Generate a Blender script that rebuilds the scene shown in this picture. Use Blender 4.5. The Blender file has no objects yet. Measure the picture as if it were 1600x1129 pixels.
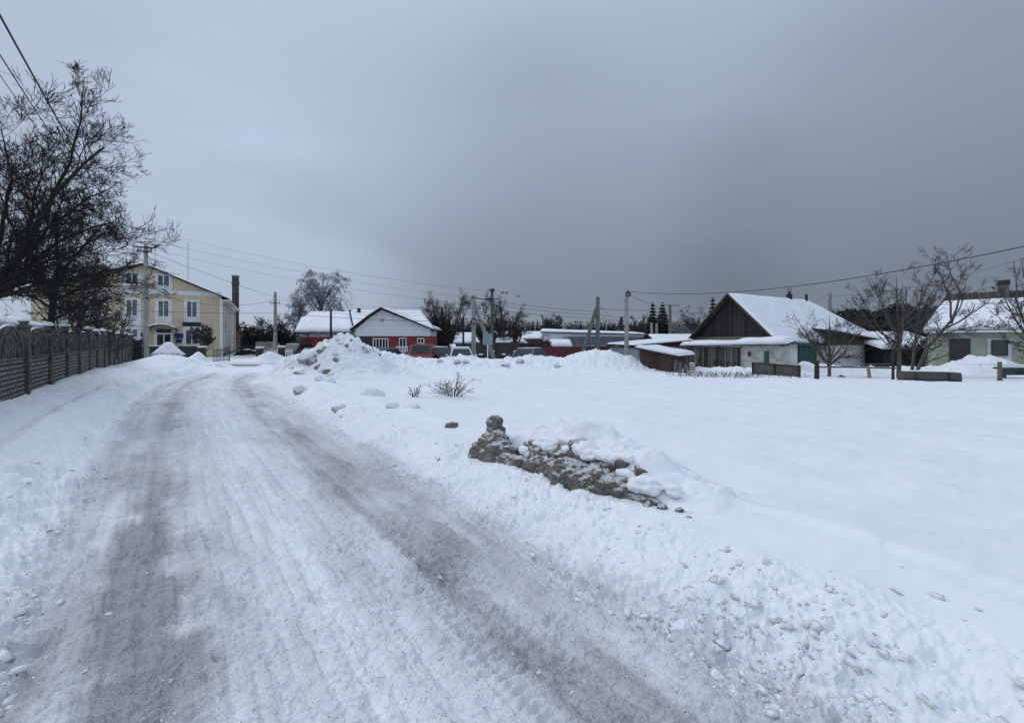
import bpy, bmesh, math, random
import numpy as np
from mathutils import Vector, Matrix
R = math.radians
sc = bpy.context.scene
COL = sc.collection

# ------------------------------------------------------------------ camera
F = 711.0; CX = 800.0; HY = 531.0; CH = 1.6          # photograph: focal length in px, centre, horizon row, eye height
cam_d = bpy.data.cameras.new("camera"); cam = bpy.data.objects.new("camera", cam_d); COL.objects.link(cam)
cam_d.sensor_width = 36.0; cam_d.lens = 36.0 * F / 1600.0
cam_d.shift_y = -(564.5 - HY) / 1600.0
cam_d.clip_start = 0.05; cam_d.clip_end = 6000
cam.location = (0, 0, CH); cam.rotation_euler = (R(90), 0, 0)
sc.camera = cam

# ------------------------------------------------------------------ world: heavy overcast
w = bpy.data.worlds.new("World"); sc.world = w; w.use_nodes = True
nt = w.node_tree; nt.nodes.clear()
def N(t, typ, **kw):
    n = t.nodes.new(typ)
    for k, v in kw.items(): setattr(n, k, v)
    return n
SUN_EL, SUN_ROT = R(40), R(300)
out = N(nt, 'ShaderNodeOutputWorld')
sky = N(nt, 'ShaderNodeTexSky'); sky.sky_type = 'NISHITA'; sky.sun_disc = False
sky.sun_elevation = SUN_EL; sky.sun_rotation = SUN_ROT
bg1 = N(nt, 'ShaderNodeBackground'); bg1.inputs[1].default_value = 0.08
nt.links.new(sky.outputs[0], bg1.inputs[0])
tc = N(nt, 'ShaderNodeTexCoord'); sep = N(nt, 'ShaderNodeSeparateXYZ'); nt.links.new(tc.outputs['Generated'], sep.inputs[0])
def mth(op, a, b=None, c=None, t=nt):
    n = N(t, 'ShaderNodeMath', operation=op)
    for i, v in enumerate((a, b, c)):
        if v is None: continue
        if isinstance(v, (int, float)): n.inputs[i].default_value = v
        else: t.links.new(v, n.inputs[i])
    return n.outputs[0]
def mrange(v, a, b, c, d, smooth=True, t=nt):
    n = N(t, 'ShaderNodeMapRange'); n.interpolation_type = 'SMOOTHSTEP' if smooth else 'LINEAR'
    t.links.new(v, n.inputs[0])
    for i, q in enumerate((a, b, c, d)): n.inputs[i + 1].default_value = q
    return n.outputs[0]
def blob(d, w0, w1, amt):
    dv = Vector(d).normalized()
    n = N(nt, 'ShaderNodeVectorMath', operation='DOT_PRODUCT'); nt.links.new(wn.outputs[0], n.inputs[0]); n.inputs[1].default_value = dv
    return mrange(n.outputs['Value'], math.cos(R(w0)), math.cos(R(w1)), 0, amt)
# wobble the direction with broad noise so cloud edges are uneven
nz = N(nt, 'ShaderNodeTexNoise'); nz.inputs['Scale'].default_value = 1.6; nz.inputs['Detail'].default_value = 5
mp = N(nt, 'ShaderNodeMapping'); mp.inputs['Scale'].default_value = (1, 1, 2.6); nt.links.new(tc.outputs['Generated'], mp.inputs[0]); nt.links.new(mp.outputs[0], nz.inputs[0])
sub = N(nt, 'ShaderNodeVectorMath', operation='SUBTRACT'); nt.links.new(nz.outputs['Color'], sub.inputs[0]); sub.inputs[1].default_value = (.5, .5, .5)
scl = N(nt, 'ShaderNodeVectorMath', operation='SCALE'); nt.links.new(sub.outputs[0], scl.inputs[0]); scl.inputs['Scale'].default_value = 0.22
wn = N(nt, 'ShaderNodeVectorMath', operation='ADD'); nt.links.new(tc.outputs['Generated'], wn.inputs[0]); nt.links.new(scl.outputs[0], wn.inputs[1])
def pdir(px, py): return ((px - CX) / F, 1.0, (HY - py) / F)
v = mrange(sep.outputs['Z'], 0.0, 0.45, 0.262, 0.395)
v = mth('ADD', v, mrange(sep.outputs['Z'], 0.45, 1.0, 0.0, 0.44))
v = mth('ADD', v, mrange(sep.outputs['Y'], 0.3, -0.9, 0.0, 0.22))
v = mth('ADD', v, blob(pdir(40, 300), 50, 6, 0.105))
v = mth('ADD', v, blob(pdir(330, 470), 24, 3, 0.09))
v = mth('ADD', v, blob(pdir(900, 430), 30, 0, -0.062))
v = mth('ADD', v, blob(pdir(1640, 400), 34, 5, -0.070))
v = mth('ADD', v, blob(pdir(800, 120), 40, 6, 0.03))
v = mth('ADD', v, mrange(sep.outputs['Z'], 0.10, 0.0, 0.0, 0.055))
v = mth('ADD', v, mth('MULTIPLY', mth('SUBTRACT', nz.outputs['Fac'], 0.5), 0.05))
v = mth('MAXIMUM', v, 0.08)
hue = N(nt, 'ShaderNodeMix', data_type='RGBA'); nt.links.new(mrange(v, 0.16, 0.50, 0, 1, False), hue.inputs[0])
hue.inputs[6].default_value = (0.805, 0.97, 1.225, 1); hue.inputs[7].default_value = (0.825, 0.985, 1.24, 1)
cm = N(nt, 'ShaderNodeVectorMath', operation='SCALE'); nt.links.new(hue.outputs[2], cm.inputs[0]); nt.links.new(v, cm.inputs['Scale'])
bg2 = N(nt, 'ShaderNodeBackground'); nt.links.new(cm.outputs[0], bg2.inputs[0]); bg2.inputs[1].default_value = 1.0
mx = N(nt, 'ShaderNodeMixShader'); mx.inputs[0].default_value = 0.96
nt.links.new(bg1.outputs[0], mx.inputs[1]); nt.links.new(bg2.outputs[0], mx.inputs[2]); nt.links.new(mx.outputs[0], out.inputs[0])

sun_d = bpy.data.lights.new("sun", 'SUN'); sun_d.energy = 0.75; sun_d.angle = R(24); sun_d.color = (1.0, .97, .93)
sun = bpy.data.objects.new("sun", sun_d); COL.objects.link(sun)
# direction to the sun (Nishita: rotation measured clockwise from +Y)
sdir = Vector((math.sin(SUN_ROT) * math.cos(SUN_EL), math.cos(SUN_ROT) * math.cos(SUN_EL), math.sin(SUN_EL)))
sun.rotation_euler = sdir.to_track_quat('Z', 'Y').to_euler()

sc.view_settings.view_transform = 'Standard'; sc.view_settings.look = 'None'
sc.view_settings.exposure = 0.09; sc.view_settings.gamma = 1.0; sc.view_settings.use_curve_mapping = False
sc.cycles.max_bounces = 5; sc.cycles.diffuse_bounces = 3; sc.cycles.glossy_bounces = 2
sc.cycles.use_denoising = False

# ------------------------------------------------------------------ noise
def _h(ix, iy, seed):
    n = (ix.astype(np.int64) * 374761393 + iy.astype(np.int64) * 668265263 + seed * 1442695041) & 0x7fffffff
    n = ((n ^ (n >> 13)) * 1274126177) & 0x7fffffff
    n = ((n ^ (n >> 16)) * 2246822519) & 0x7fffffff
    return ((n ^ (n >> 15)) & 0xffffff) / float(0x1000000)
def vn(x, y, seed=0):
    ix = np.floor(x); iy = np.floor(y); fx = x - ix; fy = y - iy
    ix = ix.astype(np.int64); iy = iy.astype(np.int64)
    u = fx * fx * fx * (fx * (fx * 6 - 15) + 10); q = fy * fy * fy * (fy * (fy * 6 - 15) + 10)
    a = _h(ix, iy, seed); b = _h(ix + 1, iy, seed); c = _h(ix, iy + 1, seed); d = _h(ix + 1, iy + 1, seed)
    return (a * (1 - u) + b * u) * (1 - q) + (c * (1 - u) + d * u) * q - .5
def fbm(x, y, o=4, seed=0, g=.5):
    r = 0; a = 1.; s = 0
    for i in range(o):
        r = r + a * vn(x * 2 ** i + i * 17.3, y * 2 ** i - i * 9.1, seed + i); s += a; a *= g
    return r / s
def worley(x, y, seed=0):
    ix = np.floor(x).astype(np.int64); iy = np.floor(y).astype(np.int64)
    f1 = np.full(x.shape, 9.); f2 = np.full(x.shape, 9.); idv = np.zeros(x.shape)
    for dx in (-1, 0, 1):
        for dy in (-1, 0, 1):
            cx = ix + dx; cy = iy + dy
            px = cx + _h(cx, cy, seed + 5); py = cy + _h(cx, cy, seed + 11)
            d = np.hypot(px - x, py - y); hv = _h(cx, cy, seed + 23)
            m = d < f1
            f2 = np.where(m, f1, np.minimum(f2, d)); idv = np.where(m, hv, idv); f1 = np.where(m, d, f1)
    return f1, f2, idv
def ss(a, b, x):
    t = np.clip((x - a) / (b - a), 0, 1); return t * t * (3 - 2 * t)
def G(x, s): return np.exp(-(x / s) ** 2)

# ------------------------------------------------------------------ terrain height
CL = np.array([(9.74, -12), (2.35, -2), (.874, 0), (-.53, 1.9), (-1.37, 3.08), (-2.23, 4.23), (-4.1, 6.73), (-6.2, 9.56), (-8.45, 12.8),
               (-10.9, 16.5), (-12.5, 19.2), (-14.0, 22.), (-15.5, 25.5), (-16.7, 29.5), (-17.6, 34)])
def road_s(x, y):
    best = np.full(x.shape, 1e9); sg = np.zeros(x.shape); al = np.zeros(x.shape); acc = 0
    for (a, b) in zip(CL[:-1], CL[1:]):
        d = b - a; L = np.hypot(*d); d = d / L
        t = np.clip((x - a[0]) * d[0] + (y - a[1]) * d[1], 0, L)
        qx = x - (a[0] + d[0] * t); qy = y - (a[1] + d[1] * t); dist = np.hypot(qx, qy)
        side = np.sign(qx * d[1] - qy * d[0]); m = dist < best
        best = np.where(m, dist, best); sg = np.where(m, side, sg); al = np.where(m, acc + t, al); acc += L
    return best * sg, al
def cross_s(x, y):     # signed distance from the cross street's centre line
    d = np.array([60., -6.5]); d /= np.hypot(*d)
    return -(x + 40) * d[1] + (y - 36.6) * d[0]
def base_g(x, y):
    return -.35 * ss(13, 28, y) - .12 * ss(3, 16, x) * ss(12, 26, y)
BANKPX = [560, 600, 640, 680, 700, 720, 745, 770, 800, 820, 850, 880, 900, 930, 955, 985, 1005, 1030, 1060]
BANKZ = [0.2, .75, .55, .5, .6, .70, .62, .5, .55, .75, .7, .6, .82, 1.06, .95, .62, .30, .05, 0]
MOUNDS = [(250, 26.5, .45, 1.6, 1.3), (225, 25, .12, 1.5, 2), (285, 27, .25, 1.2, 1.2), (310, 32.5, 1.15, .75, .7), (330, 29, .2, 1.2, .9),
          (420, 37.2, .75, 1.3, .6), (455, 30, .5, 1.5, 1.5), (500, 28, .6, 3, 1.4), (1560, 24, .75, 1.3, .9), (1510, 24.5, .6, 1.2, .8),
          (1255, 27, .35, .5, .5), (1290, 27, .35, 1.2, .6), (370, 47, .5, 2, 1), (1140, 24.6, .25, 1.1, .6), (600, 25.2, .35, 1.2, .9)]
def Hsm(x, y):         # smooth height plus masks
    s, al = road_s(x, y); cs = cross_s(x, y)
    g = base_g(x, y)
    road = g - .02
    field = g + .17 + .03 * fbm(x * .35, y * .35, 3, 3) + .035 * fbm(x * .12 + 3, y * .5, 3, 8)
    far = ss(7, 16, y)
    # right side
    wob = .22 * fbm(al * .5, s * 0 + 1.3, 3, 40)
    tr = ss(1.30, 2.45, s + wob)
    bank = .05 * G(s - 2.05, .4) + far * .20 * G(s - 2.5, .8)
    hr = road * (1 - tr) + (field + bank) * tr
    # left side
    prof = np.interp(-s, [1.45, 1.75, 2.05, 2.3, 2.48, 2.7, 3.0, 5, 12], [0, .09, .27, .40, .37, .49, .62, .66, .4])
    prof = prof * (1 - .35 * ss(18, 30, y))
    hl = road + prof + (.10 * fbm(x * .6, y * .6, 3, 9) + .16 * G(s + 2.05, .30) * ss(5, 10, y) * (.5 + 2.2 * fbm(x * .9, y * .9, 3, 10))) * ss(1.5, 2.0, -s)
    h = np.where(s > 0, hr, hl)
    rd = 1 - ss(1.45, 1.7, np.abs(s + .15 * fbm(al * .7, s * 0, 2, 77)))
    # cross street and the yard beyond it
    cr = 1 - ss(2.2, 3.2, np.abs(cs)); cr = cr * ss(-48, -40, x)
    street = g - .02
    h = h * (1 - cr) + street * cr
    yard = ss(2.5, 5, cs); h = h * (1 - yard) + (g + .1 + .05 * fbm(x * .3, y * .3, 3, 6)) * yard
    # ploughed bank along the street
    px = CX + F * x / np.maximum(y, 1); bz = np.interp(px, BANKPX, BANKZ, 0, 0)
    yc = 26.0
    bw = np.where(y < yc, 1.5, .95)
    inb = G(y - yc - .25 * fbm(x * .5, x * 0, 2, 3), bw) * (y > 10)
    top = bz + .06 * fbm(x * 1.5, y * 1.5, 3, 21)
    h = np.maximum(h, h * (1 - inb) + top * inb)
    for (mp_, D, z, rx, ry) in MOUNDS:
        mxx = (mp_ - CX) / F * D
        h = h + z * np.exp(-(((x - mxx) / rx) ** 2 + ((y - D) / ry) ** 2) ** .8) * (np.hypot(x - mxx, y - D) < 9)
    roadm = np.maximum(rd * (y < 34), cr)
    return h, s, al, roadm, cs
def H(x, y):
    a = np.array([float(x)]); b = np.array([float(y)])
    return float(Hsm(a, b)[0][0])
def Hfull(x, y):
    h, s, al, rm, cs = Hsm(x, y)
    near = 1 - ss(16, 40, np.hypot(x, y))
    n1 = fbm(x * 5, y * 5, 4, 31); n2 = fbm(x * 22, y * 22, 3, 37)
    # crumbled ploughed band on the right, softer one on the left
    edge = .35 * fbm(x * 1.3, y * 1.3, 3, 50)
    rb = ss(1.15, 1.6, s + edge * .4) * (1 - ss(2.15, 2.6, s + edge))
    lb = ss(1.2, 1.55, -s + edge * .4) * (1 - ss(2.0, 2.5, -s + edge))
    n1b = fbm(x * 5 + 9, y * 5, 4, 33); f1, f2, idv = worley(x * 6 + n1 * 3, y * 6 + n1b * 3, 61)
    g1, g2, gid = worley(x * 19 + n1 * 6, y * 19 + n1b * 6, 71)
    clod = np.maximum(0, .66 - f1 + n1 * 1.2) * (idv > .45) * (0.4 + idv)
    crumb = np.maximum(0, .6 - g1) * (gid > .4)
    patch = ss(-.12, .2, fbm(x * .9, y * .9, 3, 91))
    clod = np.minimum(clod, .32)
    n3 = np.abs(fbm(x * 13 + n1, y * 13, 3, 43)); nf = 1 - ss(5, 12, np.hypot(x, y))
    h = h + near * rb * (.09 * clod * patch + .03 * crumb * patch + .085 * n1 + .04 * n2 * nf - .045 * n3 * nf + .10 * fbm(x * 2.2, y * 2.2, 2, 47))
    h = h + near * lb * (.12 * clod * patch + .02 * crumb * patch + .14 * n1 + .035 * n2 * nf - .06 * n3 * nf + .08 * fbm(x * 2.2, y * 2.2, 2, 48))
    fb = ss(11, 16, y) * (1 - ss(27.4, 27.8, y)) * np.clip(rb + ss(20, 24, y) * (s > 1), 0, 1) * ss(.18, .45, h - base_g(x, y))
    c1, c2, cid = worley(x * 1.9 + n1 * .5, y * 1.9, 63)
    h = h + fb * (.22 * np.maximum(0, .55 - c1) * (cid > .55) + .22 * n1)
    # road: ruts, tread, crumbs
    on = rm * near
    rut = G(s + .87, .22) + G(s - .87, .24) + .5 * G(s + 1.32, .08) + .4 * G(s - .35, .12)
    lane = np.abs(s)
    trd = np.sin(2 * np.pi * (al / .052 + .6 * np.cos((s * 2 * np.pi) / .30))) 
    tm = ss(-.16, .06, fbm(al * .8, s * 3, 2, 97))
    t2 = np.sin(2 * np.pi * (al / .060 - .9 * np.abs(np.mod(s * 5, 1) - .5)))
    h = h + on * (-.035 * rut + nf * tm * (.014 * trd * G(s + .86, .12) + .0125 * t2 * (G(s - .56, .07) + .8 * G(s + .66, .07) + .4 * G(s + 1.25, .06) + .5 * G(s - 1.02, .06))))
    streak = fbm(al * .9, s * 16, 3, 111)
    pm_ = ss(-.12, .12, fbm(x * 1.6, y * 1.6, 3, 117))
    h = h + on * (.045 * streak + .045 * fbm(x * 7, y * 7, 4, 113) + nf * pm_ * (.010 * crumb + .045 * n2 - .035 * n3) + nf * .012 * n2)
    tr1 = G(s + .90, .38) + .8 * G(s - .92, .30)
    pl1 = ss(-.01, .02, fbm(al * 16, s * 9, 4, 171)); pl2 = ss(.02, .05, fbm(x * 11, y * 11, 4, 173)); pl3 = ss(.06, .09, fbm(x * 30, y * 30, 3, 175))
    h = h + on * nf * (.008 * pl1 * tr1 + .009 * pl2 * (1 - .5 * tr1) * ss(-.1, .1, fbm(x * 1.1, y * 1.1, 2, 177)) + .006 * pl3)
    # wind-packed field: faint sastrugi and the lip beside the ploughed band
    fld = ss(2.2, 2.9, s) * (1 - rm)
    lip = .045 * fbm(al * .35, s * 0, 3, 131)
    wv = s - 2.95 - .55 * fbm(al * .55, s * 0 + 4, 3, 133)
    h = h + fld * near * (.04 * np.exp(-np.maximum(wv, 0) / .8) * ss(-.10, .06, wv) + .08 * fbm(x * .8 + y * .4, y * 2.6 - x * 1.2, 4, 135) + .11 * fbm(x * .5, y * .9, 2, 139) + .012 * ss(-.02, .02, fbm(x * .55 + y * .3, y * 1.5 - x * .5, 3, 143)))
    lf = ss(1.8, 2.2, -s) * (1 - rm)
    h = h + lf * near * (.11 * fbm(x * 1.0, y * 1.0, 3, 141) + .012 * n1)
    # dirt amount (real staining of the packed snow)
    wear = fbm(al * .25, s * 2.2, 3, 151); w2 = fbm(al * .9 + 7, s * 5, 4, 157)
    nearL = .46 * ss(5.2, 3.6, y)
    edge2 = fbm(al * 2.3, s * 3, 4, 163)
    d = .40 + (.36 + nearL * ss(-.30, .12, edge2 + .1)) * G(s + .90 + .25 * wear, .19 + .04 * ss(6, 3, y) + .2 * w2 + .25 * edge2) + (.32 + .14 * ss(7, 3, y)) * G(s - .86 - .25 * wear, .15 + .05 * ss(6, 3, y) + .2 * w2 + .15 * edge2) + .22 * G(s - .70 - .1 * wear, .06) + .16 * G(s - 1.06, .07) + .14 * G(s + .62, .05) + .12 * G(s + 1.35, .14) + .10 * G(s - 1.2, .2)
    d = d - .20 * G(s - .05 + .3 * wear, .34) + .22 * wear + .30 * streak + .30 * w2 + .18 * edge2
    d = d * (.90 + .2 * ss(.14, -.14, fbm(x * .8, y * .8, 3, 153)))
    d = d * (rm + (1 - rm) * .35 * (1 - ss(1.5, 2.1, np.abs(s)))) + (1 - rm) * rb * .05
    d = np.where(y > 24, d * .6 + .25 * rm * (np.abs(cs) < 3.0), d)
    d = d * (1 - ss(.10, .22, h - base_g(x, y)) * rm) 
    hx = (x + .42) * .6416 - (y - 5.72) * .7670; hw = (x + .42) * .7670 + (y - 5.72) * .6416
    d = d + .45 * np.exp(-(np.maximum(0, np.abs(hx - 1.2) - 1.05) / .12) ** 2) * G(hw + .02, .11 + .2 * n1) * (y < 9)
    d = np.clip(d, 0, 1)
    return h, d, rm, s

# ------------------------------------------------------------------ materials
MATS = {}
def new_mat(name):
    m = bpy.data.materials.new(name); m.use_nodes = True; t = m.node_tree
    b = t.nodes['Principled BSDF']; return m, t, b
def mix_rgb(t, fac, a, b):
    n = N(t, 'ShaderNodeMix', data_type='RGBA')
    for i, q in ((0, fac), (6, a), (7, b)):
        if isinstance(q, (tuple, list)): n.inputs[i].default_value = (*q[:3], 1)
        elif isinstance(q, (int, float)): n.inputs[i].default_value = q
        else: t.links.new(q, n.inputs[i])
    return n.outputs[2]
def noise(t, scale, detail=4, rough=.55, vec=None, mul=None):
    n = N(t, 'ShaderNodeTexNoise'); n.inputs['Scale'].default_value = scale; n.inputs['Detail'].default_value = detail; n.inputs['Roughness'].default_value = rough
    c = N(t, 'ShaderNodeTexCoord'); src = c.outputs['Object']
    if mul:
        m = N(t, 'ShaderNodeMapping'); m.inputs['Scale'].default_value = mul; t.links.new(src, m.inputs[0]); src = m.outputs[0]
    t.links.new(src, n.inputs['Vector']); return n.outputs['Fac']
def mat(name, col, rough=.8, var=.25, scale=3., bump=.0, bscale=40., metal=0., mul=None, col2=None, spec=.3):
    if name in MATS: return MATS[name]
    m, t, b = new_mat(name)
    c2 = col2 or tuple(max(0, c * (1 - var)) for c in col); c1 = tuple(min(1, c * (1 + var * .5)) for c in col) if not col2 else col
    f = mrange(noise(t, scale, 6, .6, mul=mul), .35, .65, 0, 1, t=t)
    t.links.new(mix_rgb(t, f, c1, c2), b.inputs['Base Color'])
    b.inputs['Roughness'].default_value = rough; b.inputs['Metallic'].default_value = metal; b.inputs['Specular IOR Level'].default_value = spec
    if bump:
        bp = N(t, 'ShaderNodeBump'); bp.inputs['Strength'].default_value = bump; bp.inputs['Distance'].default_value = .02
        t.links.new(noise(t, bscale, 5), bp.inputs['Height']); t.links.new(bp.outputs[0], b.inputs['Normal'])
    MATS[name] = m; return m
def glass(name='window_glass', col=(.02, .025, .03)):
    if name in MATS: return MATS[name]
    m = mat(name, col, .08, .4, 1.5, spec=.7); return m
# ground snow with dirt attribute
def ground_mat():
    m, t, b = new_mat('trodden_snow')
    at = N(t, 'ShaderNodeAttribute', attribute_name='dirt')
    n1 = noise(t, 9, 8, .7); n2 = noise(t, 70, 4, .7); n3 = noise(t, 2.0, 4, .6); n4 = noise(t, 240, 2, .6)
    a = mth('ADD', at.outputs['Fac'], mth('MULTIPLY', mth('SUBTRACT', n1, .5, t=t), .55, t=t), t=t)
    a = mth('ADD', a, mth('MULTIPLY', mth('SUBTRACT', n2, .5, t=t), .75, t=t), t=t)
    a = mth('MULTIPLY', a, mrange(at.outputs['Fac'], -.02, .22, 0, 1, t=t), t=t)
    f = mrange(a, .05, 1.05, 0, 1, False, t=t)
    clean = mix_rgb(t, mrange(n3, .35, .65, 0, 1, t=t), (.83, .84, .85), (.78, .80, .82))
    dirty = mix_rgb(t, mrange(n4, .4, .62, 0, 1, t=t), (.39, .38, .375), (.23, .222, .217))
    c = mix_rgb(t, f, clean, dirty)
    # scattered grit; its dark specks also paint in the shadows of snow crumbs
    vo = N(t, 'ShaderNodeTexVoronoi'); vo.inputs['Scale'].default_value = 46; cc = N(t, 'ShaderNodeTexCoord'); t.links.new(cc.outputs['Object'], vo.inputs['Vector'])
    spk = mth('MULTIPLY', mrange(vo.outputs['Distance'], .26, .16, 0, 1, t=t), mrange(n1, .50, .62, 0, 1, t=t), t=t)
    spk = mth('MULTIPLY', spk, mrange(at.outputs['Fac'], .03, .2, 0, .75, t=t), t=t)
    c = mix_rgb(t, spk, c, (.13, .115, .10))
    t.links.new(c, b.inputs['Base Color']); b.inputs['Roughness'].default_value = .62; b.inputs['Specular IOR Level'].default_value = .28
    bp = N(t, 'ShaderNodeBump'); bp.inputs['Distance'].default_value = .012
    t.links.new(mrange(at.outputs['Fac'], .0, .8, .12, .55, t=t), bp.inputs['Strength'])
    t.links.new(mth('ADD', n2, mth('MULTIPLY', n4, .5, t=t), t=t), bp.inputs['Height']); t.links.new(bp.outputs[0], b.inputs['Normal'])
    return m
MG = ground_mat()
SNOW = mat('snow', (.82, .83, .85), .65, .05, 4, .25, 60)
def dirty_snow_mat():
    m, t, b = new_mat('dirty_ploughed_snow')
    g = N(t, 'ShaderNodeNewGeometry'); sp = N(t, 'ShaderNodeSeparateXYZ'); t.links.new(g.outputs['Normal'], sp.inputs[0])
    n1 = noise(t, 7, 7, .7); n2 = noise(t, 38, 6, .75); n3 = noise(t, 2.2, 3)
    up = mth('ADD', sp.outputs['Z'], mth('MULTIPLY', mth('SUBTRACT', n1, .5, t=t), 1.3, t=t), t=t)
    top = mrange(up, .52, .95, 0, 1, t=t)
    d = mix_rgb(t, mrange(n2, .32, .68, 0, 1, t=t), (.075, .063, .052), (.29, .25, .215))
    d = mix_rgb(t, mrange(n3, .5, .7, 0, .5, t=t), d, (.42, .39, .36))
    t.links.new(mix_rgb(t, top, d, (.70, .70, .695)), b.inputs['Base Color']); b.inputs['Roughness'].default_value = .8
    bp = N(t, 'ShaderNodeBump'); bp.inputs['Strength'].default_value = 1; bp.inputs['Distance'].default_value = .03
    t.links.new(mth('ADD', n2, n1, t=t), bp.inputs['Height']); t.links.new(bp.outputs[0], b.inputs['Normal'])
    return m
DSNOW = dirty_snow_mat()
def chunk_mat():
    m, t, b = new_mat('soiled_snow_chunk')
    g = N(t, 'ShaderNodeNewGeometry'); sp = N(t, 'ShaderNodeSeparateXYZ'); t.links.new(g.outputs['Normal'], sp.inputs[0])
    n1 = noise(t, 5, 7, .7); n2 = noise(t, 30, 5, .7)
    up = mth('ADD', sp.outputs['Z'], mth('MULTIPLY', mth('SUBTRACT', n1, .5, t=t), 2.4, t=t), t=t)
    t.links.new(mix_rgb(t, mrange(up, -.35, .45, 0, 1, t=t), mix_rgb(t, n2, (.22, .2, .185), (.5, .49, .47)), (.78, .79, .80)), b.inputs['Base Color']); b.inputs['Roughness'].default_value = .8
    bp = N(t, 'ShaderNodeBump'); bp.inputs['Strength'].default_value = .8; bp.inputs['Distance'].default_value = .03
    t.links.new(n2, bp.inputs['Height']); t.links.new(bp.outputs[0], b.inputs['Normal'])
    return m
CHUNK = chunk_mat()
def stripes(name, c1, c2, period, axis='x', rough=.8, bumpd=.02, sharp=.8, noisev=.3):
    """planks or corrugation: bands along one object axis with grain"""
    if name in MATS: return MATS[name]
    m, t, b = new_mat(name)
    c = N(t, 'ShaderNodeTexCoord'); s_ = N(t, 'ShaderNodeSeparateXYZ'); t.links.new(c.outputs['Object'], s_.inputs[0])
    a = s_.outputs[{'x': 0, 'y': 1, 'z': 2}[axis]]
    q = mth('MULTIPLY', a, 1 / period, t=t)
    fr = mth('FRACT', q, t=t); fl = mth('FLOOR', q, t=t)
    wn_ = N(t, 'ShaderNodeTexWhiteNoise', noise_dimensions='1D'); t.links.new(fl, wn_.inputs['W'])
    joint = mrange(mth('ABSOLUTE', mth('SUBTRACT', fr, .5, t=t), t=t), .5 * sharp, .5, 0, 1, t=t)
    mul = {'x': (22, 22, 1.2), 'y': (22, 22, 1.2), 'z': (1.2, 1.2, 22)}[axis]
    gr = noise(t, 1.2, 6, .65, mul=mul)
    f = mth('ADD', mth('MULTIPLY', wn_.outputs['Value'], .5, t=t), mth('MULTIPLY', gr, .8, t=t), t=t)
    col = mix_rgb(t, mrange(f, .3, .95, 0, 1, t=t), c1, c2)
    col = mix_rgb(t, mth('MULTIPLY', joint, .75, t=t), col, tuple(x * .25 for x in c1))
    t.links.new(col, b.inputs['Base Color']); b.inputs['Roughness'].default_value = rough
    bp = N(t, 'ShaderNodeBump'); bp.inputs['Strength'].default_value = .8; bp.inputs['Distance'].default_value = bumpd; bp.invert = True
    t.links.new(joint, bp.inputs['Height']); t.links.new(bp.outputs[0], b.inputs['Normal'])
    MATS[name] = m; return m
def brick(name, c1, c2, mortar, bw, bh, msize=.012, rough=.85):
    if name in MATS: return MATS[name]
    m, t, b = new_mat(name)
    c = N(t, 'ShaderNodeTexCoord'); s_ = N(t, 'ShaderNodeSeparateXYZ'); t.links.new(c.outputs['Object'], s_.inputs[0])
    cb = N(t, 'ShaderNodeCombineXYZ'); t.links.new(mth('ADD', s_.outputs[0], s_.outputs[1], t=t), cb.inputs[0]); t.links.new(s_.outputs[2], cb.inputs[1])
    br = N(t, 'ShaderNodeTexBrick'); t.links.new(cb.outputs[0], br.inputs['Vector'])
    br.inputs['Color1'].default_value = (*c1, 1); br.inputs['Color2'].default_value = (*c2, 1); br.inputs['Mortar'].default_value = (*mortar, 1)
    br.inputs['Scale'].default_value = 1; br.inputs['Mortar Size'].default_value = msize; br.inputs['Brick Width'].default_value = bw; br.inputs['Row Height'].default_value = bh; br.inputs['Mortar Smooth'].default_value = .2
    f = mrange(noise(t, 2.5, 6, .7), .3, .7, 0, 1, t=t)
    dk = mix_rgb(t, f, (.55, .55, .55), (1.15, 1.15, 1.15)); mm = N(t, 'ShaderNodeMix', data_type='RGBA', blend_type='MULTIPLY'); mm.inputs[0].default_value = 1
    t.links.new(br.outputs['Color'], mm.inputs[6]); t.links.new(dk, mm.inputs[7]); t.links.new(mm.outputs[2], b.inputs['Base Color']); b.inputs['Roughness'].default_value = rough
    bp = N(t, 'ShaderNodeBump'); bp.inputs['Strength'].default_value = 1; bp.inputs['Distance'].default_value = .02; bp.invert = True
    t.links.new(br.outputs['Fac'], bp.inputs['Height']); t.links.new(bp.outputs[0], b.inputs['Normal'])
    MATS[name] = m; return m
BARK = mat('dark_bark', (.028, .023, .02), .9, .4, 12, .5, 60)
TWIG = mat('dark_twig', (.022, .018, .016), .9, .3, 8)
BARK2 = mat('grey_bark', (.10, .088, .078), .9, .4, 12, .5, 60)
TWIG2 = mat('brown_twig', (.078, .066, .058), .9, .3, 8)
FROST = mat('frosted_twig', (.31, .315, .33), .9, .4, 2)
RUSTTW = mat('rusty_dead_leaf', (.10, .055, .035), .9, .4, 3)
NEED = mat('spruce_needle', (.018, .026, .02), .9, .5, 5)
FOREST = mat('forest_dark', (.020, .024, .022), .95, .5, .1)
CONC = mat('pole_concrete', (.30, .29, .27), .85, .25, 5, .3, 50)
CONCD = mat('dark_concrete', (.10, .098, .09), .9, .45, 6, .6, 45)
WOODG = mat('weathered_grey_wood', (.16, .145, .125), .9, .5, 3, .5, 30, mul=(8, 8, .8))
WOODD = mat('dark_wood', (.045, .038, .032), .9, .5, 3, .4, 30, mul=(8, 8, .8))
METALD = mat('dark_metal', (.03, .03, .033), .5, .3, 4)
WHITEP = mat('white_plaster', (.62, .62, .60), .85, .15, 2, .15, 30)
WHITEM = mat('white_plastic', (.75, .76, .76), .5, .05, 2)
CREAM = mat('yellow_plaster', (.52, .43, .305), .9, .12, 1.2, .15, 40)
ROOFM = mat('brown_roof_metal', (.045, .025, .024), .5, .3, 2)
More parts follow.
